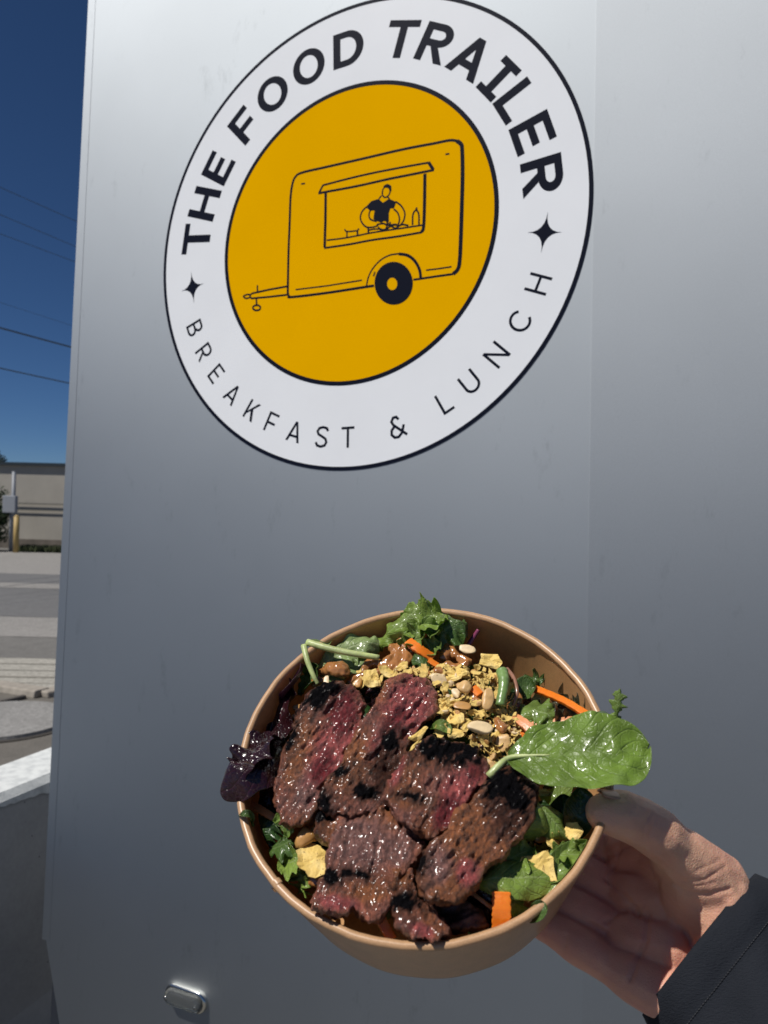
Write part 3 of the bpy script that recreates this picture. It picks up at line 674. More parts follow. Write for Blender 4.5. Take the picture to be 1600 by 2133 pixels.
def leaf_mesh(sp, w, prof='ovate', cup=0.0, ripple=0.0, roll=0.0, jag=0.0, n=30, mm=9, seed=0, uprgt=(0, 0, 1), crumple=0.0, teeth=7):
    """blade swept along the spine sp (bowl coordinates), half width w"""
    S = spline(sp, n) if len(sp) > 2 else np.array([np.array(sp[0])+(np.array(sp[1])-np.array(sp[0]))*k/(n-1) for k in range(n)])
    up = np.array(uprgt, float); V = []; UV = []; r_ = random.Random(seed); ph1, ph2 = r_.uniform(0, 6), r_.uniform(0, 6)
    for i in range(n):
        t = i/(n-1); T_ = S[min(i+1, n-1)]-S[max(i-1, 0)]; T_ /= np.linalg.norm(T_)
        ac = np.cross(up, T_); ac /= np.linalg.norm(ac)+1e-9; nm = np.cross(T_, ac)
        rl = roll(t) if callable(roll) else roll
        ac2 = ac*cos(rl)+nm*sin(rl); nm2 = -ac*sin(rl)+nm*cos(rl)
        if prof == 'ovate': ww = (sin(pi*min(1, t*1.0))**.6)*(.45+.75*t) if t < .62 else max(0, 1-((t-.62)/.38)**2.4)**.5*(.45+.75*.62)*(sin(pi*.62)**.6)/( (sin(pi*.62)**.6))*1.0
        elif prof == 'spear': ww = sin(pi*t)**.8
        elif prof == 'wedge': ww = .25+.8*t**.7 if t < .93 else (.25+.8)*(1-(t-.93)/.07*.5)
        elif prof == 'strip': ww = 1.0
        else: ww = prof(t)
        for j in range(-mm, mm+1):
            s = j/mm; sd = 1 if j > 0 else -1
            wj = ww*w*(1+jag*abs(s)*(((t*teeth+.37*sd+ph1) % 1.0)-.5)*1.6+jag*.5*abs(s)*vnoise(np.array([t*22, sd*3.1, seed])))
            z = cup*w*s*s+ripple*w*(abs(s)**1.5)*sin(t*19+ph1+sd*1.3)+.35*ripple*w*abs(s)**2*sin(t*43+ph2+sd)
            p = S[i]+ac2*s*wj+nm2*z
            if crumple: p = p+nm2*crumple*w*fbm(p*90+seed*3.3, 3, seed)
            V.append(p); UV.append((t, s))
    m_ = 2*mm+1
    F = [(i*m_+j, i*m_+j+1, (i+1)*m_+j+1, (i+1)*m_+j) for i in range(n-1) for j in range(m_-1)]
    return V, F, UV
def leaf(name, sp, w, mat, label=None, cat='leaf', group=None, stem=None, stem_mat=None, thick=.00025, over=False, **kw):
    sp3 = [P(*q) for q in sp]
    c = np.mean(sp3, 0)
    V, F, UV = leaf_mesh([q-c for q in sp3], w, **kw)
    if not over: V = keep_inside(np.array(V)+c)-c
    o = mesh(name, V, F, mat, uv=UV, M=BM@Matrix.Translation(Vector(c)))
    sm = o.modifiers.new('thickness', 'SOLIDIFY'); sm.thickness = thick; sm.offset = 0
    sb = o.modifiers.new('smooth', 'SUBSURF'); sb.levels = 1; sb.render_levels = 1
    tag(o, label, cat, group)
    if stem:
        s3 = [P(*q)-c for q in stem[0]]; s3 = spline(s3, 16)
        mesh('stem', *tube(s3, list(np.linspace(stem[1], stem[2], 16)), 10), stem_mat or M_stem, o)
    return o
def strand(name, pts, r0, r1, mat, label, cat, flat=1.0, group=None, n=24, wobble=.0):
    p3 = [P(*q) for q in pts]; c = np.mean(p3, 0); s = spline([q-c for q in p3], n)
    V, F = tube(s, [r0+(r1-r0)*k/(n-1)*1.0+wobble*sin(k*1.7) for k in range(n)], 12)
    o = mesh(name, V, F, mat, M=BM@Matrix.Translation(Vector(c))); return tag(o, label, cat, group)

# bed of torn leaves that fills the bowl
def hbed(a, b):
    r = math.hypot(a, b)/.075; return -.0135-.011*r*r
bed_protos = []
bmats = [M_darkg, M_mid, M_green, M_purp, M_darkg, M_mid, M_green]
for k in range(12):
    L_ = random.uniform(.022, .036); w = random.uniform(.006, .011)
    sp = [np.array([-L_/2, 0, random.uniform(-.004, .002)]), np.array([-L_*.1, random.uniform(-.004, .004), random.uniform(.0, .005)]), np.array([L_/2, random.uniform(-.003, .003), random.uniform(-.005, .002)])]
    V, F, UV = leaf_mesh(sp, w, random.choice(['ovate', 'spear', 'wedge']), cup=random.uniform(-.5, .6), ripple=random.uniform(.05, .3), jag=random.choice([0, .5, .8]), n=16, mm=5, seed=k, crumple=.25)
    bed_protos.append(mesh('bed_leaf_mesh', V, F, bmats[k % len(bmats)], uv=UV, link_it=False).data)
nb = 0
while nb < 230:
    r = .071*math.sqrt(random.random()); a = random.uniform(0, 2*pi); x, y = r*cos(a), r*sin(a)
    z = hbed(x, y)-random.uniform(0, .014)
    me = bed_protos[random.randrange(12)]
    o = bpy.data.objects.new('salad_leaf', me); link(o)
    sc_ = .6 if r > .055 else 1.0
    o.matrix_world = BM@Matrix.Translation(Vector((x*.93, y*.93, z)))@Matrix.Rotation(random.uniform(0, 2*pi), 4, 'Z')@Matrix.Rotation(random.gauss(0, .45), 4, 'X')@Matrix.Rotation(random.gauss(0, .35), 4, 'Y')@Matrix.Scale(sc_, 4)
    tag(o, 'torn salad leaf lying deep in the bowl under the toppings', 'leaf', 'salad leaves filling the bowl'); nb += 1

# ================================================================== STEAK
def steak_mat():
    t = NT('steak_meat'); at = t.n('ShaderNodeAttribute', attribute_name='Col')
    n1 = t.noise(420, 5, .7, stretch=(1.6, .8, 1)); n2 = t.noise(2400, 3, .7); n3 = t.noise(130, 5, .7)
    c = t.mix(.75, at.outputs['Color'], t.ramp(n1, [(.30, (.22, .20, .20)), (.5, (1.22, 1.14, 1.06)), (.70, (2.4, 2.2, 2.0))]), 'MULTIPLY')
    c = t.mix(.5, c, t.ramp(n3, [(.3, (.55, .5, .5)), (.7, (1.35, 1.3, 1.3))]), 'MULTIPLY')
    r = t.ramp(n3, [(.3, (.28, .28, .28)), (.7, (.55, .55, .55))])
    bw = t.n('ShaderNodeRGBToBW'); t.l(at.outputs['Color'], bw.inputs[0]); lum = t.math('MINIMUM', t.math('MULTIPLY', bw.outputs[0], 14.0), 1.0)
    t.set(Base_Color=c, Roughness=r, Coat_Weight=t.math('MULTIPLY', lum, .38), Coat_Roughness=.14, Specular_IOR_Level=t.math('MULTIPLY', lum, .45))
    b1 = t.bump(n1, 1.0, .0016); b2 = t.bump(n2, 1.0, .0011, b1); return t.m
M_steak = steak_mat()
MAUVE = np.array([.24, .086, .055]); BROWN = np.array([.215, .080, .030]); CRUST = np.array([.06, .024, .015]); PINK = np.array([.34, .080, .078]); RED = np.array([.16, .020, .026]); CHAR = np.array([.005, .005, .0065]); GREY = np.array([.23, .115, .10])
def smooth_poly(pts, n=90):
    p = np.array(pts, float); m_ = len(p); out = []
    for s in np.linspace(0, m_, n, endpoint=False):
        i = int(s); t = s-i; a, b, c, d = p[(i-1) % m_], p[i % m_], p[(i+1) % m_], p[(i+2) % m_]
        out.append(.5*((2*b)+(c-a)*t+(2*a-5*b+4*c-d)*t*t+(3*b-a-3*c+d)*t**3))
    return np.array(out)
def blob_w(px, spots, jit, soft=.35, jk=.45):
    w = np.zeros(len(px))
    for (cx, cy, rx, ry, an) in spots:
        an = radians(an); dx, dy = px[:, 0]-cx, px[:, 1]-cy
        u_ = (dx*cos(an)+dy*sin(an))/rx; v_ = (-dx*sin(an)+dy*cos(an))/ry
        d = np.sqrt(u_*u_+v_*v_)+jit*jk
        w = np.maximum(w, np.clip((1+soft/2-d)/soft, 0, 1))
    return w
def steak(label, outline, h0, slope, thick, fib, base=None, pink=(), red=(), char=(), grey=(), brown=(), crust=(), lump=.0013, seed=0, bumps=(), dents=()):
    cpx = np.mean(outline, 0); c = P(cpx[0], cpx[1], h0); nrm_ = np.array([-slope[0], -slope[1], 1.0]); nrm_ /= np.linalg.norm(nrm_)
    sp = smooth_poly(outline)
    rng = np.random.default_rng(seed); jj = np.array([fbm(np.array([[q[0]*.05, q[1]*.05, seed]]), 3, seed)[0] for q in sp])
    ctr = sp.mean(0); sp = sp+(sp-ctr)/np.linalg.norm(sp-ctr, axis=1)[:, None]*jj[:, None]*7
    top = np.array([P(q[0], q[1], pl=(c, nrm_)) for q in sp])-c
    ring_prof = [(.92, -thick), (.99, -thick*.92), (1.01, -thick*.6), (1.01, -thick*.30), (1.0, -thick*.10), (.975, -thick*.01), (.90, 0.0), (.5, .0003)]
    cc = top.mean(0); V = []; F = []; m_ = len(top)
    vdir = c-to_bowl(CAMLOC); vdir /= np.linalg.norm(vdir); ext = -.35*nrm_+.65*vdir; ext /= np.linalg.norm(ext)
    for s, d in ring_prof:
        for p in top: V.append(cc+(p-cc)*s+(nrm_*d if d > 0 else ext*(-d)))
    for i in range(len(ring_prof)-1):
        for k in range(m_): F.append((i*m_+k, i*m_+(k+1) % m_, (i+1)*m_+(k+1) % m_, (i+1)*m_+k))
    F.append(tuple(range(m_))[::-1]); F.append(tuple((len(ring_prof)-1)*m_+k for k in range(m_)))
    V, N, F = remeshed(V, F, .00068, 1)
    fa = radians(fib); fd = np.array([cos(fa), sin(fa), 0]); gd = np.array([-sin(fa), cos(fa), 0])
    q = np.stack([V@fd, V@gd, V[:, 2]], 1)
    big = fbm(V*110+seed*7.7, 3, seed); fibre = fbm(q*np.array([130, 620, 400])+seed, 3, seed+5); fine = fbm(V*900+seed, 2, seed+9)
    gro = np.clip(vnoise(q*np.array([60, 260, 120])+seed*2.1, seed+3)-.45, 0, 1)
    rid = 1-np.abs(fbm(q*np.array([90, 330, 200])+seed*5, 3, seed+11))*2
    mid_ = fbm(V*230+seed*3, 4, seed+21)
    disp = big*lump*1.1+fibre*.0011+fine*.00065-gro*.0036+(rid-.6)*.0011+mid_*.0017
    px0 = pix(V+c)
    for (x, y, r, a_) in bumps: disp = disp+a_*np.exp(-((px0[:, 0]-x)**2+(px0[:, 1]-y)**2)/(r*r))
    V = keep_inside(V+N*disp[:, None]+c)-c
    px = pix(V+c); X3 = V+c; jit = fbm(X3*330+seed, 4, seed+1); j2 = fbm(X3*90+seed, 3, seed+2); j3 = fbm(q*np.array([200, 900, 600]), 3, seed+4)
    col = np.outer(np.ones(len(V)), base if base is not None else MAUVE)
    w = np.clip(.5+j2*2.2, 0, 1)*.75; col = col*(1-w[:, None])+BROWN*w[:, None]; w = np.clip(-j2*2.5-.2+jit, 0, 1)*.5; col = col*(1-w[:, None])+GREY*w[:, None]
    def lay(spots, cc_, jit_=jit, s=.35, k=1.0, jk=.45):
        nonlocal col
        if spots:
            w_ = blob_w(px, spots, jit_, s, jk)*k; col = col*(1-w_[:, None])+cc_*w_[:, None]
    lay(brown, BROWN*1.25, s=.6); lay(grey, GREY, s=.6); lay(pink, PINK, s=.7); lay(red, RED, s=.7); lay(crust, CRUST, s=.7)
    marb = np.clip(j3*2.2-.75, 0, 1)*.35; col = col*(1-marb[:, None])+np.array([.45, .26, .24])*marb[:, None]
    specks = np.clip(jit*3.5-1.35, 0, 1)*.75; col = col*(1-specks[:, None])+CRUST*.5*specks[:, None]
    lay([(x, y, a_*1.5+5, b_*1.5+5, an) for x, y, a_, b_, an in char], CRUST, jit_=jit+j3*.6, s=1.0, jk=.9, k=.85)
    lay(char, CHAR, jit_=jit*1.2+j3*1.0, s=.28, jk=.75)
    o = mesh('steak_slice', V, F, M_steak, col=col, M=BM@Matrix.Translation(Vector(c)))
    return tag(o, label, 'steak', 'grilled steak slices on the salad')

steak('leftmost steak slice with charred black top corner and red middle',
      [(622,1478),(655,1432),(700,1420),(738,1430),(758,1458),(757,1505),(735,1560),(708,1602),(672,1640),(662,1688),(640,1712),(606,1716),(584,1706),(573,1662),(573,1622),(590,1572),(606,1522)],
      .004, (-.20, .05), .011, 62, pink=[(700,1560,45,90,25)], red=[(715,1480,32,55,15),(672,1600,20,42,20)], brown=[(622,1560,30,80,10)], grey=[(640,1650,28,48,10)], char=[(668,1447,44,17,-32),(608,1535,7,30,20)], seed=1, bumps=[(640,1660,30,.0015)])
steak('steak slice with a large wet pink patch at the top centre of the bowl',
      [(765,1490),(800,1432),(838,1404),(878,1410),(904,1438),(906,1478),(878,1512),(858,1548),(842,1590),(828,1640),(812,1678),(770,1692),(722,1700),(676,1688),(662,1668),(676,1628),(706,1590),(732,1542)],
      .0065, (-.24, .08), .011, 60, pink=[(850,1470,52,62,20),(800,1540,25,50,30)], red=[(822,1500,16,40,35)], brown=[(735,1590,45,60,30),(800,1440,22,30,20)], crust=[(800,1600,38,55,10)],
      char=[(812,1545,17,22,0),(762,1648,25,15,0),(708,1608,18,10,-15),(672,1672,15,22,0)], seed=2, bumps=[(808,1548,14,.001),(812,1600,8,-.002),(862,1470,30,.0012)])
steak('steak slice with black charred top edge and magenta right side in the centre',
      [(868,1548),(905,1536),(950,1542),(992,1556),(1018,1590),(1020,1622),(992,1650),(965,1688),(938,1720),(905,1745),(868,1732),(832,1700),(806,1672),(800,1648),(818,1616),(842,1580)],
      .0105, (-.24, .02), .012, 72, pink=[(965,1635,38,62,30),(828,1600,12,40,15)], red=[(930,1690,22,42,30),(990,1605,18,24,0)], brown=[(850,1660,40,24,15)], char=[(925,1562,62,24,6),(985,1566,26,16,40),(862,1660,28,7,10)], seed=3, bumps=[(925,1645,10,-.001),(900,1600,28,.001)])
steak('brown crusted steak slice with charred upper corner at the right',
      [(1000,1640),(1030,1612),(1062,1596),(1096,1610),(1122,1640),(1116,1686),(1098,1730),(1068,1764),(1040,1790),(1010,1812),(990,1846),(962,1868),(915,1880),(876,1858),(872,1808),(888,1768),(918,1738),(950,1692)],
      .0105, (-.26, .0), .012, 55, base=BROWN*1.05, brown=[(990,1720,60,80,30)], pink=[(975,1818,24,26,0)], crust=[(1060,1690,45,60,10)], grey=[(915,1800,26,40,0)], char=[(1058,1632,52,30,10),(1078,1668,30,22,20),(868,1795,22,18,0)], seed=4, bumps=[(950,1740,20,.001),(1020,1750,16,-.0012)])
steak('broad grey-mauve steak slice across the lower middle of the bowl',
      [(700,1690),(745,1668),(800,1678),(850,1712),(882,1742),(880,1780),(850,1812),(828,1850),(806,1892),(786,1920),(752,1912),(735,1892),(712,1906),(676,1900),(650,1878),(664,1842),(680,1808),(682,1776),(692,1740)],
      .0055, (-.12, -.06), .012, 80, base=MAUVE*1.2, grey=[(760,1760,70,60,0),(830,1770,28,40,0)], pink=[(700,1880,40,16,5)], brown=[(790,1700,50,22,10),(770,1860,40,20,0)],
      char=[(690,1823,20,13,0),(728,1819,34,7,-2),(758,1824,20,8,8)], lump=.0017, seed=5, bumps=[(755,1725,9,-.0028),(745,1842,40,-.0012),(700,1880,22,.0012),(790,1880,22,.001)])
steak('short steak end with a black grill stripe near the front rim',
      [(812,1812),(840,1800),(862,1822),(872,1862),(898,1888),(926,1916),(930,1944),(906,1960),(870,1962),(846,1946),(826,1912),(812,1876),(806,1840)],
      .0045, (-.16, -.10), .012, 70, pink=[(880,1938,24,14,20)], brown=[(832,1830,20,24,0)], char=[(842,1878,36,17,15)], seed=6, bumps=[(850,1925,18,.001)])
steak('dark brown ragged steak piece at the front right by the rim',
      [(868,1840),(905,1856),(945,1870),(985,1886),(1010,1908),(1018,1926),(985,1934),(940,1932),(905,1920),(880,1886)],
      -.004, (-.08, -.10), .010, 25, base=BROWN*.9, crust=[(930,1910,50,22,20)], char=[(930,1940,40,9,8)], seed=7)
steak('small dark steak sliver hanging left of the broad slice',
      [(664,1690),(690,1672),(712,1690),(706,1722),(694,1752),(672,1748),(660,1722)],
      .0035, (.0, -.12), .008, 80, base=CRUST*1.4, char=[(668,1692,22,24,0)], brown=[(700,1715,8,26,15)], seed=8)

# ================================================================== DRESSING, CHIPS, NUTS
M_sauce = simple('peanut_dressing', (.36, .155, .050), .22, .2, 120, .25, 300, .0006, Coat_Weight=.7, Coat_Roughness=.08, Subsurface_Weight=.25, Subsurface_Radius=(.004, .002, .001), Subsurface_Scale=.5)
def ico(c, r, sub=2):
    bm = bmesh.new(); bmesh.ops.create_icosphere(bm, subdivisions=sub, radius=1.0)
    rr = np.array([r, r, r]) if not hasattr(r, '__len__') else np.array(r)
    V = [tuple(np.array(c)+np.array(v.co)*rr) for v in bm.verts]; F = [tuple(v.index for v in f.verts) for f in bm.faces]; bm.free(); return V, F
def dressing(paths, label, seed=0, vox=.0006):
    allp = [P(*q[:3]) for path in paths for q in path]; c = np.mean(allp, 0); parts = []
    for path in paths:
        p3 = [np.append(P(*q[:3])-c, q[3]*.001) for q in path]
        s = spline(p3, max(6, 7*len(p3))) if len(p3) > 1 else p3
        for q in s: parts.append(ico(q[:3], (q[3], q[3], q[3]*.75), 1))
    V, F = join(parts); V, N, F = remeshed(V, F, vox, 6)
    V = V+N*(fbm(V*230+seed, 3, seed)*.0016)[:, None]
    o = mesh('dressing_drizzle', V, F, M_sauce, M=BM@Matrix.Translation(Vector(c))); return tag(o, label, 'dressing', 'peanut dressing drizzled on the salad')
dressing([[(825,1318,-.006,1.6),(838,1345,-.006,3.2),(815,1372,-.006,3.4),(790,1400,-.006,3.0),(745,1412,-.006,2.4),(728,1420,-.006,1.6)], [(838,1345,-.006,3.6),(850,1362,-.006,3.6),(842,1385,-.006,3.4),(818,1405,-.006,2)], [(820,1350,-.006,3.2),(828,1375,-.006,3.8),(815,1392,-.006,3)],
          [(800,1388,-.006,3),(775,1378,-.007,3),(760,1395,-.006,2.5)]], 'thick brown dressing streak below the green frilly leaves at the top', 1)
dressing([[(668,1398,-.008,1.8),(690,1392,-.004,4.0),(706,1394,-.002,5.0),(720,1400,-.003,3.6)], [(660,1412,-.008,2),(655,1425,-.008,2.2),(672,1418,-.008,1.5)]], 'rounded brown dressing blob left above the leftmost steak slice', 2)
dressing([[(925,1330,-.008,2.2),(930,1350,-.006,3.4),(925,1368,-.007,3)], [(943,1340,-.006,2.2),(948,1362,-.006,2.4)], [(958,1372,-.006,2.2),(975,1376,-.006,3),(965,1390,-.006,2.5)], [(935,1385,-.007,2.5),(955,1392,-.007,2.6)]], 'brown dressing drips between the green frill and the nuts', 3)
dressing([[(1098,1418,-.018,2),(1085,1440,-.016,2),(1078,1475,-.013,3),(1066,1488,-.012,2.2)], [(1062,1468,-.011,2.4),(1070,1495,-.012,2)], [(1000,1560,-.008,2),(1010,1548,-.007,2.6),(990,1545,-.008,2.2),(978,1535,-.008,2)]], 'brown dressing pooled right of the nut pile', 4)
dressing([[(1110,1505,-.012,1.8),(1130,1512,-.011,2.2),(1160,1505,-.012,1.7)], [(1140,1525,-.010,1.6),(1118,1522,-.010,1.8)]], 'brown dressing smeared on the crossed carrot strips', 5)
dressing([[(1095,1785,-.009,2),(1102,1778,-.008,2.8),(1092,1800,-.009,2)], [(1180,1765,-.012,3),(1195,1758,-.012,2.4)], [(1128,1720,-.013,3),(1136,1735,-.013,3)]], 'brown dressing on the chips at the lower right', 6)
dressing([[(640,1800,-.010,2.5),(660,1815,-.010,3.6),(655,1835,-.011,3.2),(680,1822,-.010,2.0)]], 'brown dressing under the large chip at the lower left', 7)

def chip_mat():
    t = NT('corn_chip'); n1 = t.noise(500, 4, .7); n2 = t.noise(120, 4)
    c = t.ramp(n2, [(.3, (.66, .45, .11)), (.55, (.80, .58, .19)), (.8, (.86, .70, .33))])
    c = t.mix(t.ramp(n1, [(.60, (0, 0, 0)), (.68, (.8, .8, .8))]), c, (.20, .10, .03))
    t.set(Base_Color=c, Roughness=.6, Specular_IOR_Level=.3); t.bump(n1, .6, .0006); return t.m
M_chip = chip_mat()
M_nut = simple('roasted_peanut', (.62, .39, .165), .38, .22, 260, .5, 500, .0005, Subsurface_Weight=.15, Subsurface_Radius=(.003, .002, .001), Subsurface_Scale=.4)
M_nutd = simple('dressed_peanut', (.50, .26, .08), .3, .2, 160, .4, 400, .0005, Coat_Weight=.5)
M_nutp = simple('pale_peanut', (.72, .55, .32), .4, .15, 260, .4, 500, .0004)
def chip_shape(r, aspect=1.0, seed=0, curve=.25, t=.0009):
    rr = random.Random(seed); n = rr.randint(6, 9); A = sorted(rr.uniform(0, 2*pi) for _ in range(n)); A = [2*pi*k/n+rr.uniform(-.3, .3) for k in range(n)]
    R_ = [rr.uniform(.62, 1.15) for _ in range(n)]; pts = []
    for k in range(n):                      # straight broken edges, subdivided
        p = np.array([cos(A[k])*R_[k], sin(A[k])*R_[k]]); q = np.array([cos(A[(k+1) % n])*R_[(k+1) % n], sin(A[(k+1) % n])*R_[(k+1) % n]])
        for s in (0, .33, .66): pts.append(p+(q-p)*s+np.array([rr.uniform(-.05, .05), rr.uniform(-.05, .05)]))
    V = []; F = []; m_ = len(pts); rings = [1.0, .7, .35]
    def z(x, y): return curve*r*(x*x*.8-y*y*.35)+r*.15*vnoise(np.array([x*2.2, y*2.2, seed*1.7]))+r*.04*vnoise(np.array([x*7, y*7, seed*2.7]))
    for side in (1, -1):
        base = len(V)
        for s in rings:
            for p in pts:
                x, y = p[0]*s, p[1]*s; V.append((x*r, y*r*aspect, z(x, y)+side*t/2*(1 if s < 1 else .6)))
        V.append((0, 0, z(0, 0)+side*t/2)); c_ = len(V)-1
        for i in range(len(rings)-1):
            for k in range(m_):
                f = (base+i*m_+k, base+i*m_+(k+1) % m_, base+(i+1)*m_+(k+1) % m_, base+(i+1)*m_+k); F.append(f if side == 1 else f[::-1])
        for k in range(m_):
            f = (base+2*m_+k, base+2*m_+(k+1) % m_, c_); F.append(f if side == 1 else f[::-1])
    o2 = len(V)//2
    for k in range(m_): F.append((k, o2+k, o2+(k+1) % m_, (k+1) % m_))
    return V, F
def put(o, px, py, h, rx=0, ry=0, rz=0):
    c = P(px, py, h)
    o.matrix_world = BM@Matrix.Translation(Vector(c))@Matrix.Rotation(radians(rz), 4, 'Z')@Matrix.Rotation(radians(rx), 4, 'X')@Matrix.Rotation(radians(ry), 4, 'Y')
PX = .000222                                # metres per photo pixel at the bowl
def chip(px, py, h, rpx, asp, rx, ry, rz, label, seed, curve=.25, mat=None):
    V, F = chip_shape(rpx*PX, asp, seed, curve); o = mesh('tortilla_chip', V, F, mat or M_chip, smooth=False); put(o, px, py, h, rx, ry, rz)
    return tag(o, label, 'chip', 'broken tortilla chips on the salad')
M_chip_o = simple('seasoned_chip', (.60, .30, .09), .55, .25, 200, .5, 500, .0005)
chip(772, 1416, .002, 26, 1.1, 10, 10, 20, 'jagged pale chip between the two upper steak slices', 1)
chip(806, 1398, .001, 20, .9, -15, 20, -20, 'triangular chip just above the pink-topped steak slice', 2)
chip(838, 1388, .000, 16, .8, 10, -20, 40, 'small chip right of the triangular one above the pink steak', 3)
chip(748, 1400, .000, 10, .7, 10, 10, 60, 'tiny pale chip left of the jagged chip', 4)
chip(1024, 1378, -.002, 36, .52, 20, 0, -12, 'largest pale chip at the top right of the nut pile', 5)
chip(948, 1405, .001, 36, .50, 10, -10, 4, 'wide curled chip in the upper middle of the nut pile', 6)
chip(1005, 1418, -.001, 24, .75, -20, 15, -50, 'golden chip just below the largest pale chip', 7)
chip(948, 1498, .002, 27, .66, -10, 15, 75, 'upright yellow chip left of the big peanut half', 8)
chip(952, 1462, .002, 26, .35, 30, 0, 22, 'thin chip edge standing in the pile', 9)
chip(922, 1475, .001, 20, .8, 10, -20, 10, 'yellow chip beside the pink-topped steak', 10)
chip(945, 1527, .002, 22, .5, 10, 10, 0, 'chip lying on the charred edge of the centre steak', 11)
chip(1036, 1540, -.004, 20, .8, 20, -30, 60, 'greenish yellow chip below the big peanut half', 12)
chip(870, 1532, .013, 24, .42, 10, 10, 48, 'mustard yellow chip piece lying on the steak', 13)
chip(868, 1552, .012, 21, .30, 30, 10, 42, 'narrow pale chip sliver under the mustard yellow one', 14)
chip(1125, 1454, -.016, 22, .62, 30, -30, 45, 'pale chip beside the purple frilly lettuce', 15)
chip(658, 1788, -.006, 42, .95, -5, 15, 20, 'large yellow chip at the lower left of the bowl', 16, .15)
chip(1117, 1812, -.004, 36, .95, 15, -5, 30, 'large crinkled pale chip at the lower right of the bowl', 17)
chip(1150, 1755, -.008, 34, .55, 30, 40, 65, 'tall pointed chip behind the large crinkled one', 18)
chip(1194, 1733, -.007, 25, .9, 10, -15, 15, 'square speckled chip near the thumb', 19)
chip(1056, 1752, -.002, 26, .5, -10, 30, 50, 'orange seasoned chip leaning on the brown steak slice', 20, .25, M_chip_o)
chip(1085, 1812, -.006, 22, .5, 30, 10, 40, 'small yellow chip left of the large crinkled one', 21)
chip(1030, 1826, -.010, 16, .8, 20, 0, 0, 'small whitish chip on the lower right lettuce', 22)
chip(1228, 1762, -.012, 12, .5, 10, 60, 70, 'tiny chip tip against the right rim', 23)
chip(1130, 1652, -.012, 24, .35, 30, 0, 0, 'brownish chip in the shade under the big spinach leaf', 24)
chip(665, 1728, -.010, 12, .6, 10, 0, 30, 'tiny chip between peanuts at the lower left', 25)

def nut_shape(rx, ry, rz, seed=0, half=True):
    V, F = ico((0, 0, 0), 1.0, 3); V = np.array(V)
    V = V*(1+.20*fbm(V*1.5+seed*3.1, 3, seed))[:, None]
    V[:, 0] += .10*V[:, 1]**2
    rr = np.random.default_rng(int(seed)+5)
    for _ in range(2 if half else 4):
        n_ = rr.normal(size=3); n_[2] *= .4; n_ /= np.linalg.norm(n_); lim = rr.uniform(.55, .82); dd_ = V@n_; V = V-np.outer(np.clip(dd_-lim, 0, None)*.92, n_)
    if half:
        fl = V[:, 2] > .18; V[fl, 2] = .18+(V[fl, 2]-.18)*.22-.06*np.exp(-(V[fl, 1]/.22)**2)
    return V*np.array([rx, ry, rz]), F
def nut(px, py, h, a_, b_, rx, ry, rz, label, seed, mat=None, half=True, group='peanuts on the salad'):
    V, F = nut_shape(a_*PX, b_*PX, min(a_, b_)*PX*.8, seed, half); o = mesh('peanut', V, F, mat or M_nut); put(o, px, py, h, rx, ry, rz); return tag(o, label, 'peanut', group)
nut(1016, 1456, .004, 14, 26, 10, 20, -8, 'tan upright peanut half left of the green stem piece', 1)
nut(1000, 1514, .005, 27, 16, -10, 10, 2, 'largest pale peanut half in the centre of the pile', 2, M_nutp)
nut(972, 1352, -.002, 22, 11, 10, 0, -8, 'pale peanut half nearest the purple stem', 3, M_nutp)
nut(915, 1416, .001, 20, 13, 20, 20, -25, 'whitish peanut half under the wide curled chip', 4, M_nutp)
nut(968, 1434, .003, 17, 18, 0, 0, 20, 'brown rough peanut above the thin chip edge', 5, half=False)
nut(950, 1442, .002, 9, 14, 10, 0, 0, 'small peanut bit left of the brown rough peanut', 6, M_nutp)
nut(638, 1744, -.006, 20, 28, 0, 20, -25, 'round golden peanut at the lower left above the large chip', 7, M_nutd, False)
nut(656, 1738, -.006, 11, 15, 10, 0, 20, 'peanut piece touching the golden peanut on its right', 8, M_nutd)
nut(625, 1474, -.006, 17, 10, 0, 10, 8, 'orange peanut piece left of the charred steak corner', 9, M_nutd)
nut(622, 1495, -.006, 20, 11, 10, 10, 10, 'dressed peanut half just below the orange peanut piece', 10, M_nutd)
nut(745, 1422, .001, 11, 12, 10, 0, 0, 'small orange nut chunk left of the jagged pale chip', 11, M_nutd)
nut(680, 1418, -.002, 8, 13, 10, 0, 0, 'narrow pale nut chip on the left dressing blob', 12, M_nutp)
nut(662, 1438, .000, 9, 6, 10, 0, 0, 'small pale nut bit on the charred steak corner', 13, M_nutp)
nut(1022, 1595, .001, 12, 14, 0, 20, 20, 'peanut piece between centre steak and spinach stem', 14)
nut(1048, 1546, -.002, 15, 20, 20, 0, -10, 'broken peanut below the pile near the dressing', 15)
nut(962, 1470, .003, 20, 12, 0, 0, -5, 'yellow peanut half on the left of the pile', 16, M_nutd)
nut(1118, 1783, -.006, 9, 8, 0, 0, 0, 'tiny golden nut bit above the large crinkled chip', 17, M_nutd)
nut(645, 1768, -.010, 10, 10, 0, 0, 0, 'white nut fleck left of the large yellow chip', 18, M_nutp)
nut(1128, 1738, -.012, 22, 14, 0, 20, 60, 'brown dressed nut behind the green curl at the lower right', 19, M_nutd, False)

dressing([[(908,1394,.001,2.2),(922,1399,.001,2.7)],[(986,1448,.001,1.9),(990,1458,.001,2.4)],[(1036,1504,-.001,2.8),(1044,1516,-.001,3.2)],[(884,1402,-.001,2.0),(893,1406,-.001,2.5)]], 'small brown dressing drips lying over the nut and chip pile', 8, .0005)
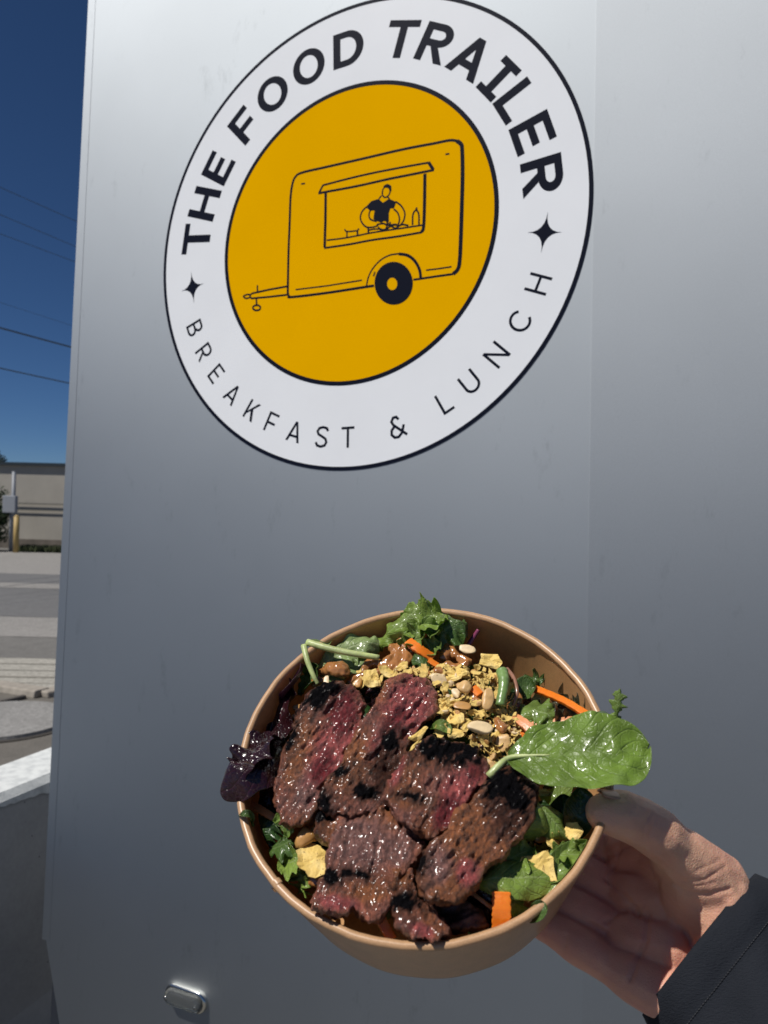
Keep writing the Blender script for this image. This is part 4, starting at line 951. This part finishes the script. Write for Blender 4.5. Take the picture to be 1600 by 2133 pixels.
# crushed pieces of the pile, each its own
pile = [(725,1432),(790,1395),(900,1388),(1000,1385),(1062,1430),(1085,1500),(1080,1545),(1045,1600),(1005,1588),(985,1540),(900,1528),(915,1450),(880,1402)]
def inside(x, y, poly):
    c = False; j = len(poly)-1
    for i in range(len(poly)):
        if (poly[i][1] > y) != (poly[j][1] > y) and x < (poly[j][0]-poly[i][0])*(y-poly[i][1])/(poly[j][1]-poly[i][1])+poly[i][0]: c = not c
        j = i
    return c
chipm = [mesh('c', *chip_shape(1.0, random.uniform(.5, 1), 50+k, .35, .10), M_chip, smooth=False, link_it=False).data for k in range(10)]
nutm = []
for k in range(6):
    V, F = nut_shape(1.0, random.uniform(.6, .9), .7, 30+k, k % 2 == 0); nutm.append(mesh('n', V, F, [M_nut, M_nutp, M_nutd][k % 3], link_it=False).data)
placed = 0; tries = 0
def pile_h(px, py):
    base = .001 if px < 1000 else .001-.006*(px-1000)/80
    return base
while placed < 300 and tries < 9000:
    tries += 1; x, y = random.uniform(700, 1100), random.uniform(1380, 1605)
    if not inside(x, y, pile): continue
    if x < 915 and y > 1425: continue
    isn = random.random() < .25; r = random.uniform(5, 10.5)*PX*(1 if isn else 1.75)
    me = random.choice(nutm if isn else chipm); o = bpy.data.objects.new('peanut_piece' if isn else 'chip_piece', me); link(o)
    c = P(x, y, pile_h(x, y)-random.uniform(-.001, .004))
    o.matrix_world = BM@Matrix.Translation(Vector(c))@Matrix.Rotation(random.uniform(0, 6.3), 4, 'Z')@Matrix.Rotation(random.gauss(0, .6), 4, 'X')@Matrix.Rotation(random.gauss(0, .5), 4, 'Y')@Matrix.Scale(r, 4)
    if isn: tag(o, 'small broken peanut piece in the crushed topping pile', 'peanut', 'small broken peanut pieces in the pile')
    else: tag(o, 'small crushed chip flake in the topping pile', 'chip', 'small crushed chip flakes in the pile')
    placed += 1
# finest crumbs: nobody could count them
V = []; F = []
def crumb_at(c, s):
    global V, F
    k = len(V); R_ = Matrix.Rotation(random.uniform(0, 6.3), 3, (random.random(), random.random(), .5))
    for q in ((1, 0, 0), (-.5, .8, 0), (-.5, -.8, 0), (0, 0, .6), (.1, .1, -.5)):
        q = Vector((q[0]*random.uniform(.6, 1.2), q[1]*random.uniform(.6, 1.2), q[2]))
        w_ = R_@q; V.append((c[0]+w_[0]*s, c[1]+w_[1]*s, c[2]+w_[2]*s))
    for f in ((0, 1, 3), (1, 2, 3), (2, 0, 3), (1, 0, 4), (2, 1, 4), (0, 2, 4)): F.append(tuple(k+i for i in f))
n = 0
while n < 260:
    x, y = random.uniform(690, 1110), random.uniform(1375, 1620)
    if not inside(x, y, pile): continue
    crumb_at(P(x, y, pile_h(x, y)-random.uniform(-.002, .006)), random.uniform(.0004, .0013)); n += 1
for k in range(90):
    x, y = random.gauss(1110, 45), random.gauss(1800, 40); crumb_at(P(x, y, -.008+random.uniform(-.001, .003)), random.uniform(.0003, .0009))
tag(mesh('chip_crumbs', V, F, M_chip, smooth=False, M=BM), 'fine golden chip and nut crumbs dusted over the toppings', 'crumbs', kind='stuff')

# ================================================================== CARROT, ONION, STEMS
M_carrot = simple('carrot_orange', (.75, .19, .012), .32, .12, 200, .5, 420, .0004, Coat_Weight=.4, Coat_Roughness=.15, Subsurface_Weight=.3, Subsurface_Radius=(.005, .002, .0005), Subsurface_Scale=.5)
M_carrotp = simple('carrot_dressed', (.66, .26, .10), .35, .15, 200, .5, 420, .0004, Coat_Weight=.4)
def carrot(pts, w, t_, label, mat=None, twist=0.0):
    p3 = [P(*q) for q in pts]; c = np.mean(p3, 0); s = spline([q-c for q in p3], 20) if len(p3) > 2 else np.linspace(p3[0]-c, p3[1]-c, 20)
    V = []; F = []
    for i in range(20):
        T_ = s[min(i+1, 19)]-s[max(i-1, 0)]; T_ /= np.linalg.norm(T_); a_ = np.cross([0, 0, 1], T_); a_ /= np.linalg.norm(a_); b_ = np.cross(T_, a_)
        tw = twist*i/19; a2 = a_*cos(tw)+b_*sin(tw); b2 = -a_*sin(tw)+b_*cos(tw)
        ww = w*(1+.06*sin(i*1.9))
        for x, y in ((-1, -1), (0, -1.05), (1, -1), (1, 1), (0, 1.08), (-1, 1)): V.append(s[i]+a2*x*ww/2+b2*y*t_/2)
    for i in range(19):
        for k in range(6): F.append((i*6+k, i*6+(k+1) % 6, (i+1)*6+(k+1) % 6, (i+1)*6+k))
    F.append(tuple(range(6))[::-1]); F.append(tuple(19*6+k for k in range(6)))
    o = mesh('carrot_strip', V, F, mat or M_carrot, smooth=False, M=BM@Matrix.Translation(Vector(c))); bevel(o, .0004, 2); return tag(o, label, 'carrot', 'carrot strips in the salad')
carrot([(850,1336,-.001),(872,1352,.000),(902,1372,-.004)], .0050, .0022, 'short bright carrot strip under the green frill at the top')
carrot([(893,1376,-.003),(912,1388,-.004)], .003, .002, 'tiny carrot end beside the brown dressing drips')
carrot([(1106,1432,-.014),(1140,1445,-.010),(1180,1463,-.005),(1224,1490,-.001)], .0036, .0022, 'long curved carrot strip against the right inner wall')
carrot([(1066,1492,-.006),(1098,1512,-.004),(1128,1545,-.004)], .0048, .0020, 'carrot strip running down to the spinach leaf', M_carrotp, .3)
carrot([(1085,1522,-.010),(1130,1508,-.008),(1175,1503,-.006),(1215,1500,-.004)], .0040, .0022, 'carrot strip lying level behind the spinach leaf', M_carrotp)
carrot([(1080,1535,-.008),(1110,1545,-.008)], .005, .002, 'short carrot piece under the crossed strips')
carrot([(1044,1858,.000),(1045,1900,-.002),(1044,1938,-.007)], .0072, .0030, 'wide upright carrot stick at the front rim')
carrot([(970,1850,-.010),(1000,1873,-.008),(1030,1896,-.010)], .0016, .0014, 'thin carrot thread beside the wide carrot stick', M_carrotp)
carrot([(794,1915,-.006),(817,1958,-.009)], .0042, .0022, 'small carrot end below the broad steak slice')
carrot([(520,1674,-.016),(545,1688,-.012),(575,1708,-.012)], .0034, .0022, 'carrot strip inside the left rim', M_carrotp)
carrot([(598,1722,-.005),(628,1702,-.004)], .0032, .0020, 'pale carrot bit under the tip of the leftmost steak slice', M_carrotp)
carrot([(985,1433,.002),(1000,1448,.002)], .0040, .002, 'carrot fleck inside the nut pile')
carrot([(630,1700,-.004),(655,1690,-.004),(672,1683,-.005)], .0022, .0016, 'greenish yellow sliver beside the leftmost steak tip', simple('celery_sliver', (.42, .38, .10), .3, .2, 200))
strand('onion_sliver', [(1056,1393,-.004),(1070,1412,-.003),(1077,1440,-.003),(1072,1462,-.005),(1064,1480,-.008)], .0011, .0009, simple('onion_skin', (.40, .20, .13), .2, .2, 200, Coat_Weight=.5, Transmission_Weight=.3), 'translucent curved onion sliver right of the green stem piece', 'onion')
strand('purple_stem', [(972,1350,-.012),(985,1330,-.009),(997,1312,-.006)], .0014, .0011, M_stemp, 'short purple leaf stem near the upper inner wall', 'stem')
strand('green_stem', [(1046,1398,.002),(1050,1425,.003),(1042,1470,.001)], .0030, .0024, simple('stem_green', (.16, .26, .08), .3, .3, 160, .4, 400, .0005, Coat_Weight=.4), 'thick green stem piece standing in the nut pile', 'stem', wobble=.0001)

# ================================================================== LEAVES ON SHOW
# the big spinach leaf hanging over the right rim
def spin(t): return (0.10+.70*(t/.28)**.62 if t < .28 else .80+.20*sin((t-.28)/.36*pi/2)) if t < .64 else max(0.0, 1-((t-.64)/.36)**2.6)**.55
leaf('spinach_leaf', [(1062,1584,.006),(1120,1576,.010),(1190,1570,.015),(1270,1566,.0175),(1349,1562,.014)], .0178, M_spin,
     'big glossy green spinach leaf hanging over the right rim above the thumb', 'leaf', prof=spin, cup=.14, ripple=.055, crumple=.24, n=44, mm=12, seed=3, over=True,
     stem=([(1018,1618,.006),(1040,1594,.008),(1062,1578,.008),(1100,1574,.0095),(1145,1573,.0115)], .0019, .0004))
leaf('mizuna_leaf', [(1288,1512,.010),(1284,1480,.016),(1288,1455,.020),(1291,1434,.023)], .0030, M_green, 'small jagged green leaf sprig standing up beyond the right rim', 'leaf', prof='spear', jag=1.0, teeth=3.2, cup=-.4, n=26, mm=6, seed=5, over=True)
leaf('arugula_leaf', [(1228,1500,-.001),(1248,1488,.003),(1262,1492,.006)], .004, M_mid, 'green leaf edge bulging over the rim left of the spinach leaf', 'leaf', prof='spear', cup=-.8, seed=6, over=True)
# purple leaves at the left
def oak(t): return .35+.65*sin(pi*min(1, t*1.02))**.7
leaf('red_lettuce_leaf', [(588,1500,-.012),(560,1545,-.004),(528,1580,.004),(497,1592,.008),(482,1585,.005)], .0135, M_purp, 'glossy dark maroon lettuce leaf folded over the left rim', 'leaf', prof=oak, cup=-.75, ripple=.10, crumple=.3, jag=.10, n=34, mm=10, seed=8, over=True, roll=.35)
leaf('red_lettuce_leaf', [(500,1640,-.004),(520,1600,.004),(545,1560,.002),(575,1530,-.006)], .010, M_purp, 'dark maroon leaf tucked behind the folded one at the left rim', 'leaf', prof=oak, cup=.3, ripple=.35, crumple=.4, jag=.3, n=28, seed=9, over=True, roll=-.4)
leaf('red_lettuce_leaf', [(560,1640,-.024),(572,1560,-.014),(592,1480,-.010),(612,1420,-.008)], .012, M_purp, 'tall dark purple leaf standing inside the left wall', 'leaf', prof='spear', cup=.5, ripple=.25, crumple=.3, n=30, seed=10, roll=-.5)
leaf('red_lettuce_leaf', [(575,1700,-.022),(560,1650,-.016),(565,1600,-.012),(580,1560,-.012)], .010, M_purp, 'dark purple leaf low at the left beside the leftmost steak slice', 'leaf', prof='spear', cup=.3, ripple=.3, n=26, seed=11, roll=-.3)
leaf('mauve_leaf', [(586,1462,-.012),(600,1440,-.006),(622,1412,-.004),(634,1385,-.004)], .0052, M_purp2, 'mauve leaf fold with a pointed tip at the upper left wall', 'leaf', prof='spear', cup=.7, n=24, seed=12, roll=-.7)
# upper left pale lettuce with stalks
leaf('lettuce_leaf', [(655,1400,-.012),(690,1372,-.006),(735,1345,-.004),(790,1340,-.005)], .0095, M_pale, 'pale green wrinkled lettuce leaf at the upper left', 'leaf', prof=oak, cup=-.25, ripple=.25, jag=.3, crumple=.45, n=34, mm=10, seed=14, roll=.15)
leaf('lettuce_leaf', [(668,1425,-.014),(700,1400,-.008),(740,1380,-.008),(775,1372,-.008)], .007, M_pale, 'pale green leaf half hidden by the left dressing blob', 'leaf', prof='spear', ripple=.3, crumple=.4, n=28, seed=15)
strand('lettuce_stalk', [(640,1338,.001),(690,1352,.001),(740,1362,.000),(790,1370,-.003)], .0019, .0015, M_stem, 'long pale green stalk lying level at the upper left', 'stalk')
strand('lettuce_stalk', [(633,1345,.001),(640,1375,.000),(652,1405,-.003),(662,1425,-.006)], .0017, .0011, M_stem, 'bent pale green stalk dropping from the upper left rim', 'stalk')
leaf('lettuce_leaf', [(636,1340,.0005),(655,1338,.001),(680,1345,-.001),(694,1324,-.003)], .0016, M_pale, 'thin curly leaf tip on the upper left rim', 'leaf', prof='spear', cup=.6, n=24, seed=16, over=True)
leaf('lettuce_leaf', [(628,1450,-.016),(640,1425,-.010),(650,1400,-.008),(648,1380,-.006)], .0075, M_mid, 'green leaf behind the bent stalk at the left wall', 'leaf', prof='spear', cup=.5, ripple=.2, n=26, seed=17, roll=-.4)
# top: frilly endive
leaf('endive_leaf', [(775, 1345, -0.01), (812, 1320, -0.004), (845, 1290, 0.002), (872, 1268, 0.006)], 0.0089, M_bright, 'bright green frilly leaf rising over the top rim', 'leaf', prof='wedge', cup=-.3, ripple=.3, jag=.25, crumple=.5, n=36, mm=10, seed=20, roll=.2)
leaf('endive_leaf', [(850, 1320, -0.006), (875, 1300, 0.0), (905, 1285, 0.003), (925, 1272, 0.004)], 0.0100, M_bright, 'curled green leaf at the top centre of the rim', 'leaf', prof=oak, cup=.5, ripple=.3, jag=.2, crumple=.6, n=34, mm=10, seed=21)
leaf('endive_leaf', [(895,1345,-.010),(920,1325,-.004),(945,1308,-.001),(972,1300,-.002)], .0105, M_mid, 'dark green puckered leaf at the top right of the greens', 'leaf', prof=oak, cup=-.4, ripple=.3, crumple=.6, n=34, mm=10, seed=22)
leaf('endive_leaf', [(840,1350,-.006),(868,1330,-.001),(890,1315,.001),(915,1322,-.002)], .0065, M_green, 'small green leaf curl above the short carrot strip', 'leaf', prof='spear', cup=.7, ripple=.4, jag=.5, crumple=.5, n=28, seed=23)
leaf('endive_leaf', [(880,1368,-.006),(900,1350,-.003),(918,1340,-.003)], .0055, M_green, 'little green leaf between carrot strip and dressing drips', 'leaf', prof='spear', cup=.5, ripple=.3, n=22, seed=24)
leaf('endive_leaf', [(868,1410,-.006),(880,1385,-.002),(872,1362,-.001),(866,1352,-.003)], .0048, M_mid, 'upright green leaf blade below the short carrot strip', 'leaf', prof='spear', cup=-.6, n=22, seed=25)
# right side
leaf('salad_leaf', [(1080, 1500, -0.01), (1110, 1480, -0.006), (1140, 1488, -0.004), (1155, 1505, -0.006)], 0.0083, M_green, 'smooth green leaf left of the level carrot strip', 'leaf', prof=oak, cup=-.3, jag=.35, ripple=.25, crumple=.5, n=28, seed=30)
leaf('salad_leaf', [(1085,1455,-.016),(1098,1435,-.012),(1115,1432,-.012)], .006, M_mid, 'green leaf fold between onion sliver and curved carrot', 'leaf', prof='spear', cup=.5, n=24, seed=31)
leaf('frilly_leaf', [(1130,1470,-.020),(1165,1480,-.014),(1200,1492,-.012),(1220,1505,-.010)], .0085, leaf_mat('frilly_dark', (.045, .05, .025), (.18, .14, .09), trans=.15), 'dark purple-green frilly lettuce behind the carrot strips', 'leaf', prof=oak, cup=.2, ripple=.9, jag=.8, crumple=.9, n=44, mm=10, seed=32)
leaf('frilly_leaf', [(1090,1425,-.020),(1115,1415,-.016),(1135,1422,-.016)], .005, M_mid, 'ragged green leaf tips at the right inner wall', 'leaf', prof='spear', ripple=.8, jag=1, n=28, seed=33)
leaf('salad_leaf', [(900,1520,-.002),(915,1512,.003),(930,1520,.002),(938,1532,.002)], .0030, M_green, 'small bright leaf tip above the centre steak', 'leaf', prof='spear', cup=.5, n=20, seed=34)
# lower right greens
leaf('lettuce_leaf', [(1060, 1760, -0.008), (1092, 1718, -0.001), (1118, 1688, 0.002), (1122, 1670, -0.001)], 0.0069, M_bright, 'arched glossy green leaf rib beside the brown steak slice', 'leaf', prof='spear', cup=-1.0, n=30, mm=9, seed=40)
leaf('lettuce_leaf', [(1115, 1672, -0.001), (1140, 1695, -0.002), (1165, 1725, -0.005), (1185, 1750, -0.009)], 0.0066, M_green, 'green leaf running down right towards the square chip', 'leaf', prof='spear', cup=-.7, ripple=.15, n=30, seed=41)
leaf('lettuce_leaf', [(1022, 1800, -0.008), (1050, 1795, -0.004), (1085, 1778, -0.004), (1110, 1768, -0.006)], 0.0072, M_bright, 'jagged green leaf left above the large crinkled chip', 'leaf', prof='spear', cup=.3, ripple=.2, jag=.9, teeth=4, n=34, seed=42)
leaf('lettuce_leaf', [(985, 1840, -0.002), (1025, 1830, 0.001), (1075, 1826, 0.0), (1130, 1828, -0.004), (1150, 1823, -0.006)], 0.0079, M_bright, 'wet light green leaf over the wide carrot stick', 'leaf', prof='spear', cup=-.35, ripple=.12, crumple=.3, n=38, mm=10, seed=43)
leaf('lettuce_leaf', [(1135, 1840, -0.01), (1165, 1812, -0.006), (1195, 1785, -0.006), (1222, 1762, -0.008)], 0.0058, M_green, 'folded green leaf along the lower right rim', 'leaf', prof='spear', cup=.7, n=30, seed=44)
leaf('lettuce_leaf', [(1140, 1785, -0.007), (1170, 1778, -0.004), (1205, 1780, -0.005), (1228, 1765, -0.007)], 0.0042, M_bright, 'bright curly leaf edge right of the large crinkled chip', 'leaf', prof='spear', cup=.4, ripple=.5, jag=.5, n=30, seed=45)
leaf('lettuce_leaf', [(1100, 1900, -0.014), (1125, 1880, -0.008), (1160, 1850, -0.005), (1200, 1810, -0.004)], 0.0050, M_bright, 'pale green leaf strip lying along the inside of the rim', 'leaf', prof='spear', cup=-.5, ripple=.1, n=32, seed=46)
leaf('lettuce_leaf', [(1108,1915,-.008),(1122,1898,-.001),(1135,1880,.001)], .0034, M_mid, 'small green leaf flap over the front right rim', 'leaf', prof=oak, cup=.4, n=24, seed=47, over=True)
leaf('lettuce_leaf', [(1075, 1905, -0.014), (1072, 1880, -0.01), (1085, 1860, -0.008)], 0.0060, M_bright, 'yellow-green leaf piece right of the wide carrot stick', 'leaf', prof='spear', cup=.3, jag=.5, n=24, seed=48)
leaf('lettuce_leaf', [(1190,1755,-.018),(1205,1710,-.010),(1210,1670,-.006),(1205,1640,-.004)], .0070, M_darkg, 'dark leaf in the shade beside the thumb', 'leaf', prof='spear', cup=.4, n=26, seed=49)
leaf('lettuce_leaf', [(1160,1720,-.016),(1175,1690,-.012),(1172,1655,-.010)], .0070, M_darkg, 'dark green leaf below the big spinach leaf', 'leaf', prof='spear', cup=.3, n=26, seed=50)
leaf('red_lettuce_leaf', [(975,1895,-.016),(1000,1875,-.010),(1020,1900,-.012),(1025,1930,-.018)], .0060, M_purp, 'dark purple leaf curl left of the wide carrot stick', 'leaf', prof='spear', cup=.8, n=26, seed=51)
# lower left greens
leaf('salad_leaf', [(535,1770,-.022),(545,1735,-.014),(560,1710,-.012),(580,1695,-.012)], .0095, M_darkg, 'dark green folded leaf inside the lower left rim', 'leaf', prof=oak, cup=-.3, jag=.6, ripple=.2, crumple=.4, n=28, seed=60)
leaf('salad_leaf', [(500,1702,-.001),(508,1696,.004),(522,1700,.002),(530,1720,-.006)], .0016, M_mid, 'small green leaf tip hooked over the left rim', 'leaf', prof='spear', cup=.6, n=22, seed=61, over=True)
leaf('salad_leaf', [(555,1775,-.016),(580,1765,-.010),(600,1755,-.008),(607,1748,-.008)], .0058, M_mid, 'bright edged green leaf left of the golden peanut', 'leaf', prof='spear', cup=-.3, jag=.9, teeth=4, crumple=.4, n=24, seed=62)
leaf('salad_leaf', [(590, 1800, -0.015), (610, 1795, -0.009), (630, 1780, -0.007)], 0.0072, M_bright, 'green leaf blade at the left edge of the large yellow chip', 'leaf', prof='spear', cup=.4, jag=.6, n=26, seed=63)
leaf('salad_leaf', [(622, 1860, -0.017), (628, 1835, -0.011), (624, 1812, -0.009)], 0.0060, M_bright, 'curly green leaf piece below the large yellow chip', 'leaf', prof='spear', ripple=.5, jag=1, n=28, seed=64)
leaf('salad_leaf', [(572,1712,-.010),(595,1702,-.007),(602,1715,-.007),(600,1745,-.010)], .0050, M_green, 'light green leaf next to the pale carrot bit', 'leaf', prof='spear', cup=.3, jag=.6, crumple=.4, n=24, seed=65)

# ================================================================== PERSON (hand and sleeve)
pm = empty('person', BM, 'person in a black jacket holding the bowl, one hand and cuff in view', 'person')
def chain(c, k=9): 
    out = []
    for i in range(len(c)-1):
        a, b = np.array(c[i]), np.array(c[i+1])
        for s in np.linspace(0, 1, k, endpoint=False): out.append(a+(b-a)*s)
    out.append(np.array(c[-1])); return out
def thumbp(px, py, dep, r): X = to_bowl(at_depth(px, py, dep)); return (*X, r)
chains = [
 [(.106,-.010,-.062,.0122),(.0985,-.008,-.0705,.0122),(.0925,-.0045,-.0770,.0098),(.080,.000,-.0775,.0108),(.062,.007,-.0745,.0090),(.040,.017,-.0722,.0076)],
 [(.110,-.030,-.068,.0126),(.100,-.0265,-.0745,.0126),(.0915,-.0225,-.0795,.0098),(.076,-.017,-.0785,.0108),(.055,-.0105,-.0755,.0092),(.028,-.006,-.0722,.0078)],
 [(.110,-.049,-.072,.0126),(.098,-.0445,-.0775,.0124),(.0885,-.0400,-.0812,.0096),(.072,-.034,-.0790,.0106),(.053,-.0275,-.0755,.0090),(.030,-.027,-.0715,.0074)],
 [(.107,-.068,-.074,.0118),(.094,-.0612,-.0775,.0108),(.0845,-.0565,-.0790,.0082),(.071,-.0500,-.0770,.0092),(.060,-.0450,-.0745,.0076),(.047,-.041,-.0710,.0068)],
 [(.106,-.012,-.064,.0112),(.125,-.032,-.076,.0135),(.150,-.062,-.085,.0165)],
 [(.110,-.030,-.068,.0118),(.128,-.046,-.082,.014),(.152,-.074,-.088,.0165)],
 [(.110,-.049,-.072,.0118),(.128,-.060,-.084,.014),(.150,-.084,-.088,.016)],
 [(.107,-.068,-.074,.0114),(.122,-.077,-.083,.0150),(.146,-.094,-.088,.0165)],
]
th = [thumbp(1258,1692,.3225,.0080),thumbp(1296,1697,.3225,.0103),thumbp(1336,1714,.3255,.0105),thumbp(1368,1735,.3275,.0110),thumbp(1396,1760,.3300,.0102),thumbp(1430,1790,.334,.0125),thumbp(1482,1845,.340,.0165)]
chains.append(th+[(.146,-.066,-.074,.020)])
chains.append([th[5], (*to_bowl(at_depth(1450, 1905, .350)), .0155), (.128,-.060,-.082,.013)])
chains.append([th[4], (.1145,-.0235,-.052,.0105), (.106,-.012,-.064,.0110)])      # web between thumb and index
parts = []
for c in chains:
    for q in chain(c): parts.append(ico(q[:3], q[3], 2))
V, F = join(parts); V, N, F = remeshed(V, F, .0008, 9, .6)
ppx = pix(V); 
# skin creases: pressed in along lines
def near(px, line):
    d = np.full(len(px), 1e9); L = np.array(line, float)
    for a, b in zip(L[:-1], L[1:]):
        ab = b-a; t = np.clip(((px-a)@ab)/(ab@ab), 0, 1); d = np.minimum(d, np.hypot(*(px-(a+t[:, None]*ab)).T))
    return d
cam_l = to_bowl(CAMLOC); vd = cam_l-V; vd /= np.linalg.norm(vd, axis=1)[:, None]; ff = np.clip((N*vd).sum(1), 0, 1)
disp = fbm(V*160, 3, 4)*.0003
creases = [([(1340,1745),(1345,1712),(1360,1690)], 5, .0007), ([(1352,1745),(1362,1715),(1372,1690)], 5, .0005), ([(1330,1738),(1335,1710)], 5, .0004),
 ([(1395,1838),(1430,1858),(1475,1864),(1520,1852)], 5, .0009), ([(1420,1838),(1470,1832),(1510,1806)], 4, .0005), ([(1440,1848),(1490,1838)], 4, .0003), ([(1450,1815),(1500,1790)], 4, .0003),
 ([(1262,1790),(1290,1770),(1310,1762)], 6, .0012), ([(1268,1835),(1290,1855),(1330,1905)], 6, .0013), ([(1262,1920),(1300,1895),(1340,1890)], 6, .0010),
 ([(1350,1905),(1345,1960),(1312,2040)], 6, .0012), ([(1290,1760),(1282,1800),(1262,1830)], 6, .0011), ([(1230,1925),(1262,1945)], 6, .0010), ([(1180,1950),(1175,1985)], 5, .0006), ([(1400,1860),(1408,1910),(1440,1965)], 8, .0010)]
for line, w, a_ in creases:
    d = near(ppx, line); disp = disp-a_*np.exp(-(d/w)**2)*ff
V = V+N*disp[:, None]
def skin():
    t = NT('skin'); at = t.n('ShaderNodeAttribute', attribute_name='Col'); n1 = t.noise(55, 4); n2 = t.noise(900, 3, .65)
    vn = t.n('ShaderNodeTexVoronoi', feature='DISTANCE_TO_EDGE'); vn.inputs['Scale'].default_value = 900; t.l(t.tc.outputs['Object'], vn.inputs['Vector'])
    c = t.mix(.5, at.outputs['Color'], t.ramp(n1, [(.3, (.82, .72, .70)), (.7, (1.12, 1.1, 1.06))]), 'MULTIPLY')
    t.set(Base_Color=c, Roughness=.48, Subsurface_Weight=.35, Subsurface_Radius=(.0035, .0013, .0006), Subsurface_Scale=1.0, Specular_IOR_Level=.4)
    b_ = t.bump(vn.outputs['Distance'], .45, .0006); t.bump(n2, .35, .0005, b_); return t.m
M_skin = skin()
col = np.outer(np.ones(len(V)), [.74, .455, .305]); rn = fbm(V*60, 3, 8)
pk = np.clip(.45+rn*.9, 0, 1)
palm = np.clip((.02-V[:, 2]-.04)/.05, 0, 1)*.6                              # palm side and fingers pinker, also darkened to deepen their shade
pk = np.clip(pk*.5+palm, 0, 1)[:, None]; col = col*(1-pk)+np.array([.66, .30, .225])*pk
body = mesh('hand', V, F, M_skin, pm, col=col)
# thumbnail, seen almost edge on
c0 = to_bowl(at_depth(1290, 1655, .314))
ax = np.array(th[1][:3])-np.array(th[0][:3]); ax /= np.linalg.norm(ax)
upn = np.array([.05, .78, .62]); upn -= ax*(upn@ax); upn /= np.linalg.norm(upn); sd = np.cross(ax, upn)
ctr = np.array(th[0][:3])*.45+np.array(th[1][:3])*.55
V = []; F = []; 
for i in range(9):
    s = i/8; xx = -.0065+.0115*s; wn_ = .0060*(1-.25*abs(2*s-1)**3); rr = .0088
    for j in range(-5, 6):
        an = j/5*wn_/rr; V.append(ctr+ax*xx+(upn*cos(an)+sd*sin(an))*(rr+.0004-.0006*(s-.5)**2))
for i in range(8):
    for j in range(10): F.append((i*11+j, i*11+j+1, (i+1)*11+j+1, (i+1)*11+j))
nl = mesh('thumbnail', V, F, simple('nail', (.52, .30, .23), .4, .06, 60), pm)
sm = nl.modifiers.new('t', 'SOLIDIFY'); sm.thickness = .0006

# jacket cuff and sleeve
ax0 = to_bowl(at_depth(1457, 1966, .345)); ax1 = to_bowl(at_depth(1863, 2352, .295))
axd = ax1-ax0; Ls = np.linalg.norm(axd); axd /= Ls
e1 = to_bowl(at_depth(1562, 1808, .345))-ax0; e1 -= axd*(e1@axd); r1 = np.linalg.norm(e1); e1 /= r1; e2 = np.cross(axd, e1)
V = []; F = []; ns, nc = 70, 96
for i in range(ns):
    s = i/(ns-1); x = s**1.15*.30
    for k in range(nc):
        a = 2*pi*k/nc; base = .0400+.020*min(1, x/.12)+.03*max(0, x-.12)
        el_ = 1.0 if True else 1
        f = fbm(np.array([[x*26+1.5*cos(a), 1.7*cos(a), 1.7*sin(a)]]), 3, 21)[0]*.0045*min(1, x/.02)
        fold = (.0042*sin(a*3+x*55)+.0022*sin(a*7-x*120+2))*min(1, x/.03)*math.exp(-x*3)
        hem = .0012*math.exp(-((x-.006)/.006)**2)-.0014*math.exp(-((x-.0155)/.0018)**2)
        r = base+f+fold+hem
        q = ax0+axd*x+(e1*cos(a)*r+e2*sin(a)*r*.80)
        V.append(q)
# rolled-in edge
edge = []
for k in range(nc):
    a = 2*pi*k/nc; r = .0377; edge.append(ax0+axd*.001+(e1*cos(a)*r+e2*sin(a)*r*.80))
for k in range(nc):
    a = 2*pi*k/nc; r = .0350; edge.append(ax0+axd*.05+(e1*cos(a)*r+e2*sin(a)*r*.80))
o_ = len(V); V = V+edge
for i in range(ns-1):
    for k in range(nc): F.append((i*nc+k, i*nc+(k+1) % nc, (i+1)*nc+(k+1) % nc, (i+1)*nc+k))
for k in range(nc):
    F.append((o_+k, o_+(k+1) % nc, (k+1) % nc, k)); F.append((o_+nc+k, o_+nc+(k+1) % nc, o_+(k+1) % nc, o_+k))
t = NT('black_jacket'); n1 = t.noise(14, 4); n2 = t.noise(1500, 2)
wv = t.noise(700, 2, .6, stretch=(1, 3, 1))
t.set(Base_Color=t.ramp(n1, [(.3, (.009, .011, .016)), (.7, (.016, .019, .026))]), Roughness=.85, Specular_IOR_Level=.2); t.bump(wv, .6, .0008)
sleeve = mesh('jacket_sleeve', V, F, t.m, pm)
Vs = []; Fs = []; SV = np.array(V[:ns*nc]).reshape(ns, nc, 3)
rows = [((i/(ns-1))**1.15*.30) for i in range(ns)]
k0 = min(range(ns), key=lambda i: abs(rows[i]-.0150))
for k in range(0, nc*2):
    a, b = SV[k0][(k//2) % nc], SV[k0][(k//2+1) % nc]; lo = a+(b-a)*(.05 if k % 2 == 0 else .55); hi = a+(b-a)*(.40 if k % 2 == 0 else .90)
    out_ = lo-(ax0+axd*((lo-ax0)@axd)); out_ /= np.linalg.norm(out_)
    v_, f_ = tube([lo+out_*.0002, (lo+hi)/2+out_*.0005, hi+out_*.0002], .00022, 5); n_0 = len(Vs); Vs += v_; Fs += [tuple(i+n_0 for i in f) for f in f_]
mesh('stitching', Vs, Fs, simple('thread', (.020, .022, .028), .6), pm)

print('objects', len(bpy.data.objects), 'tris', sum(len(o.data.polygons)*2 for o in bpy.data.objects if o.type == 'MESH'))
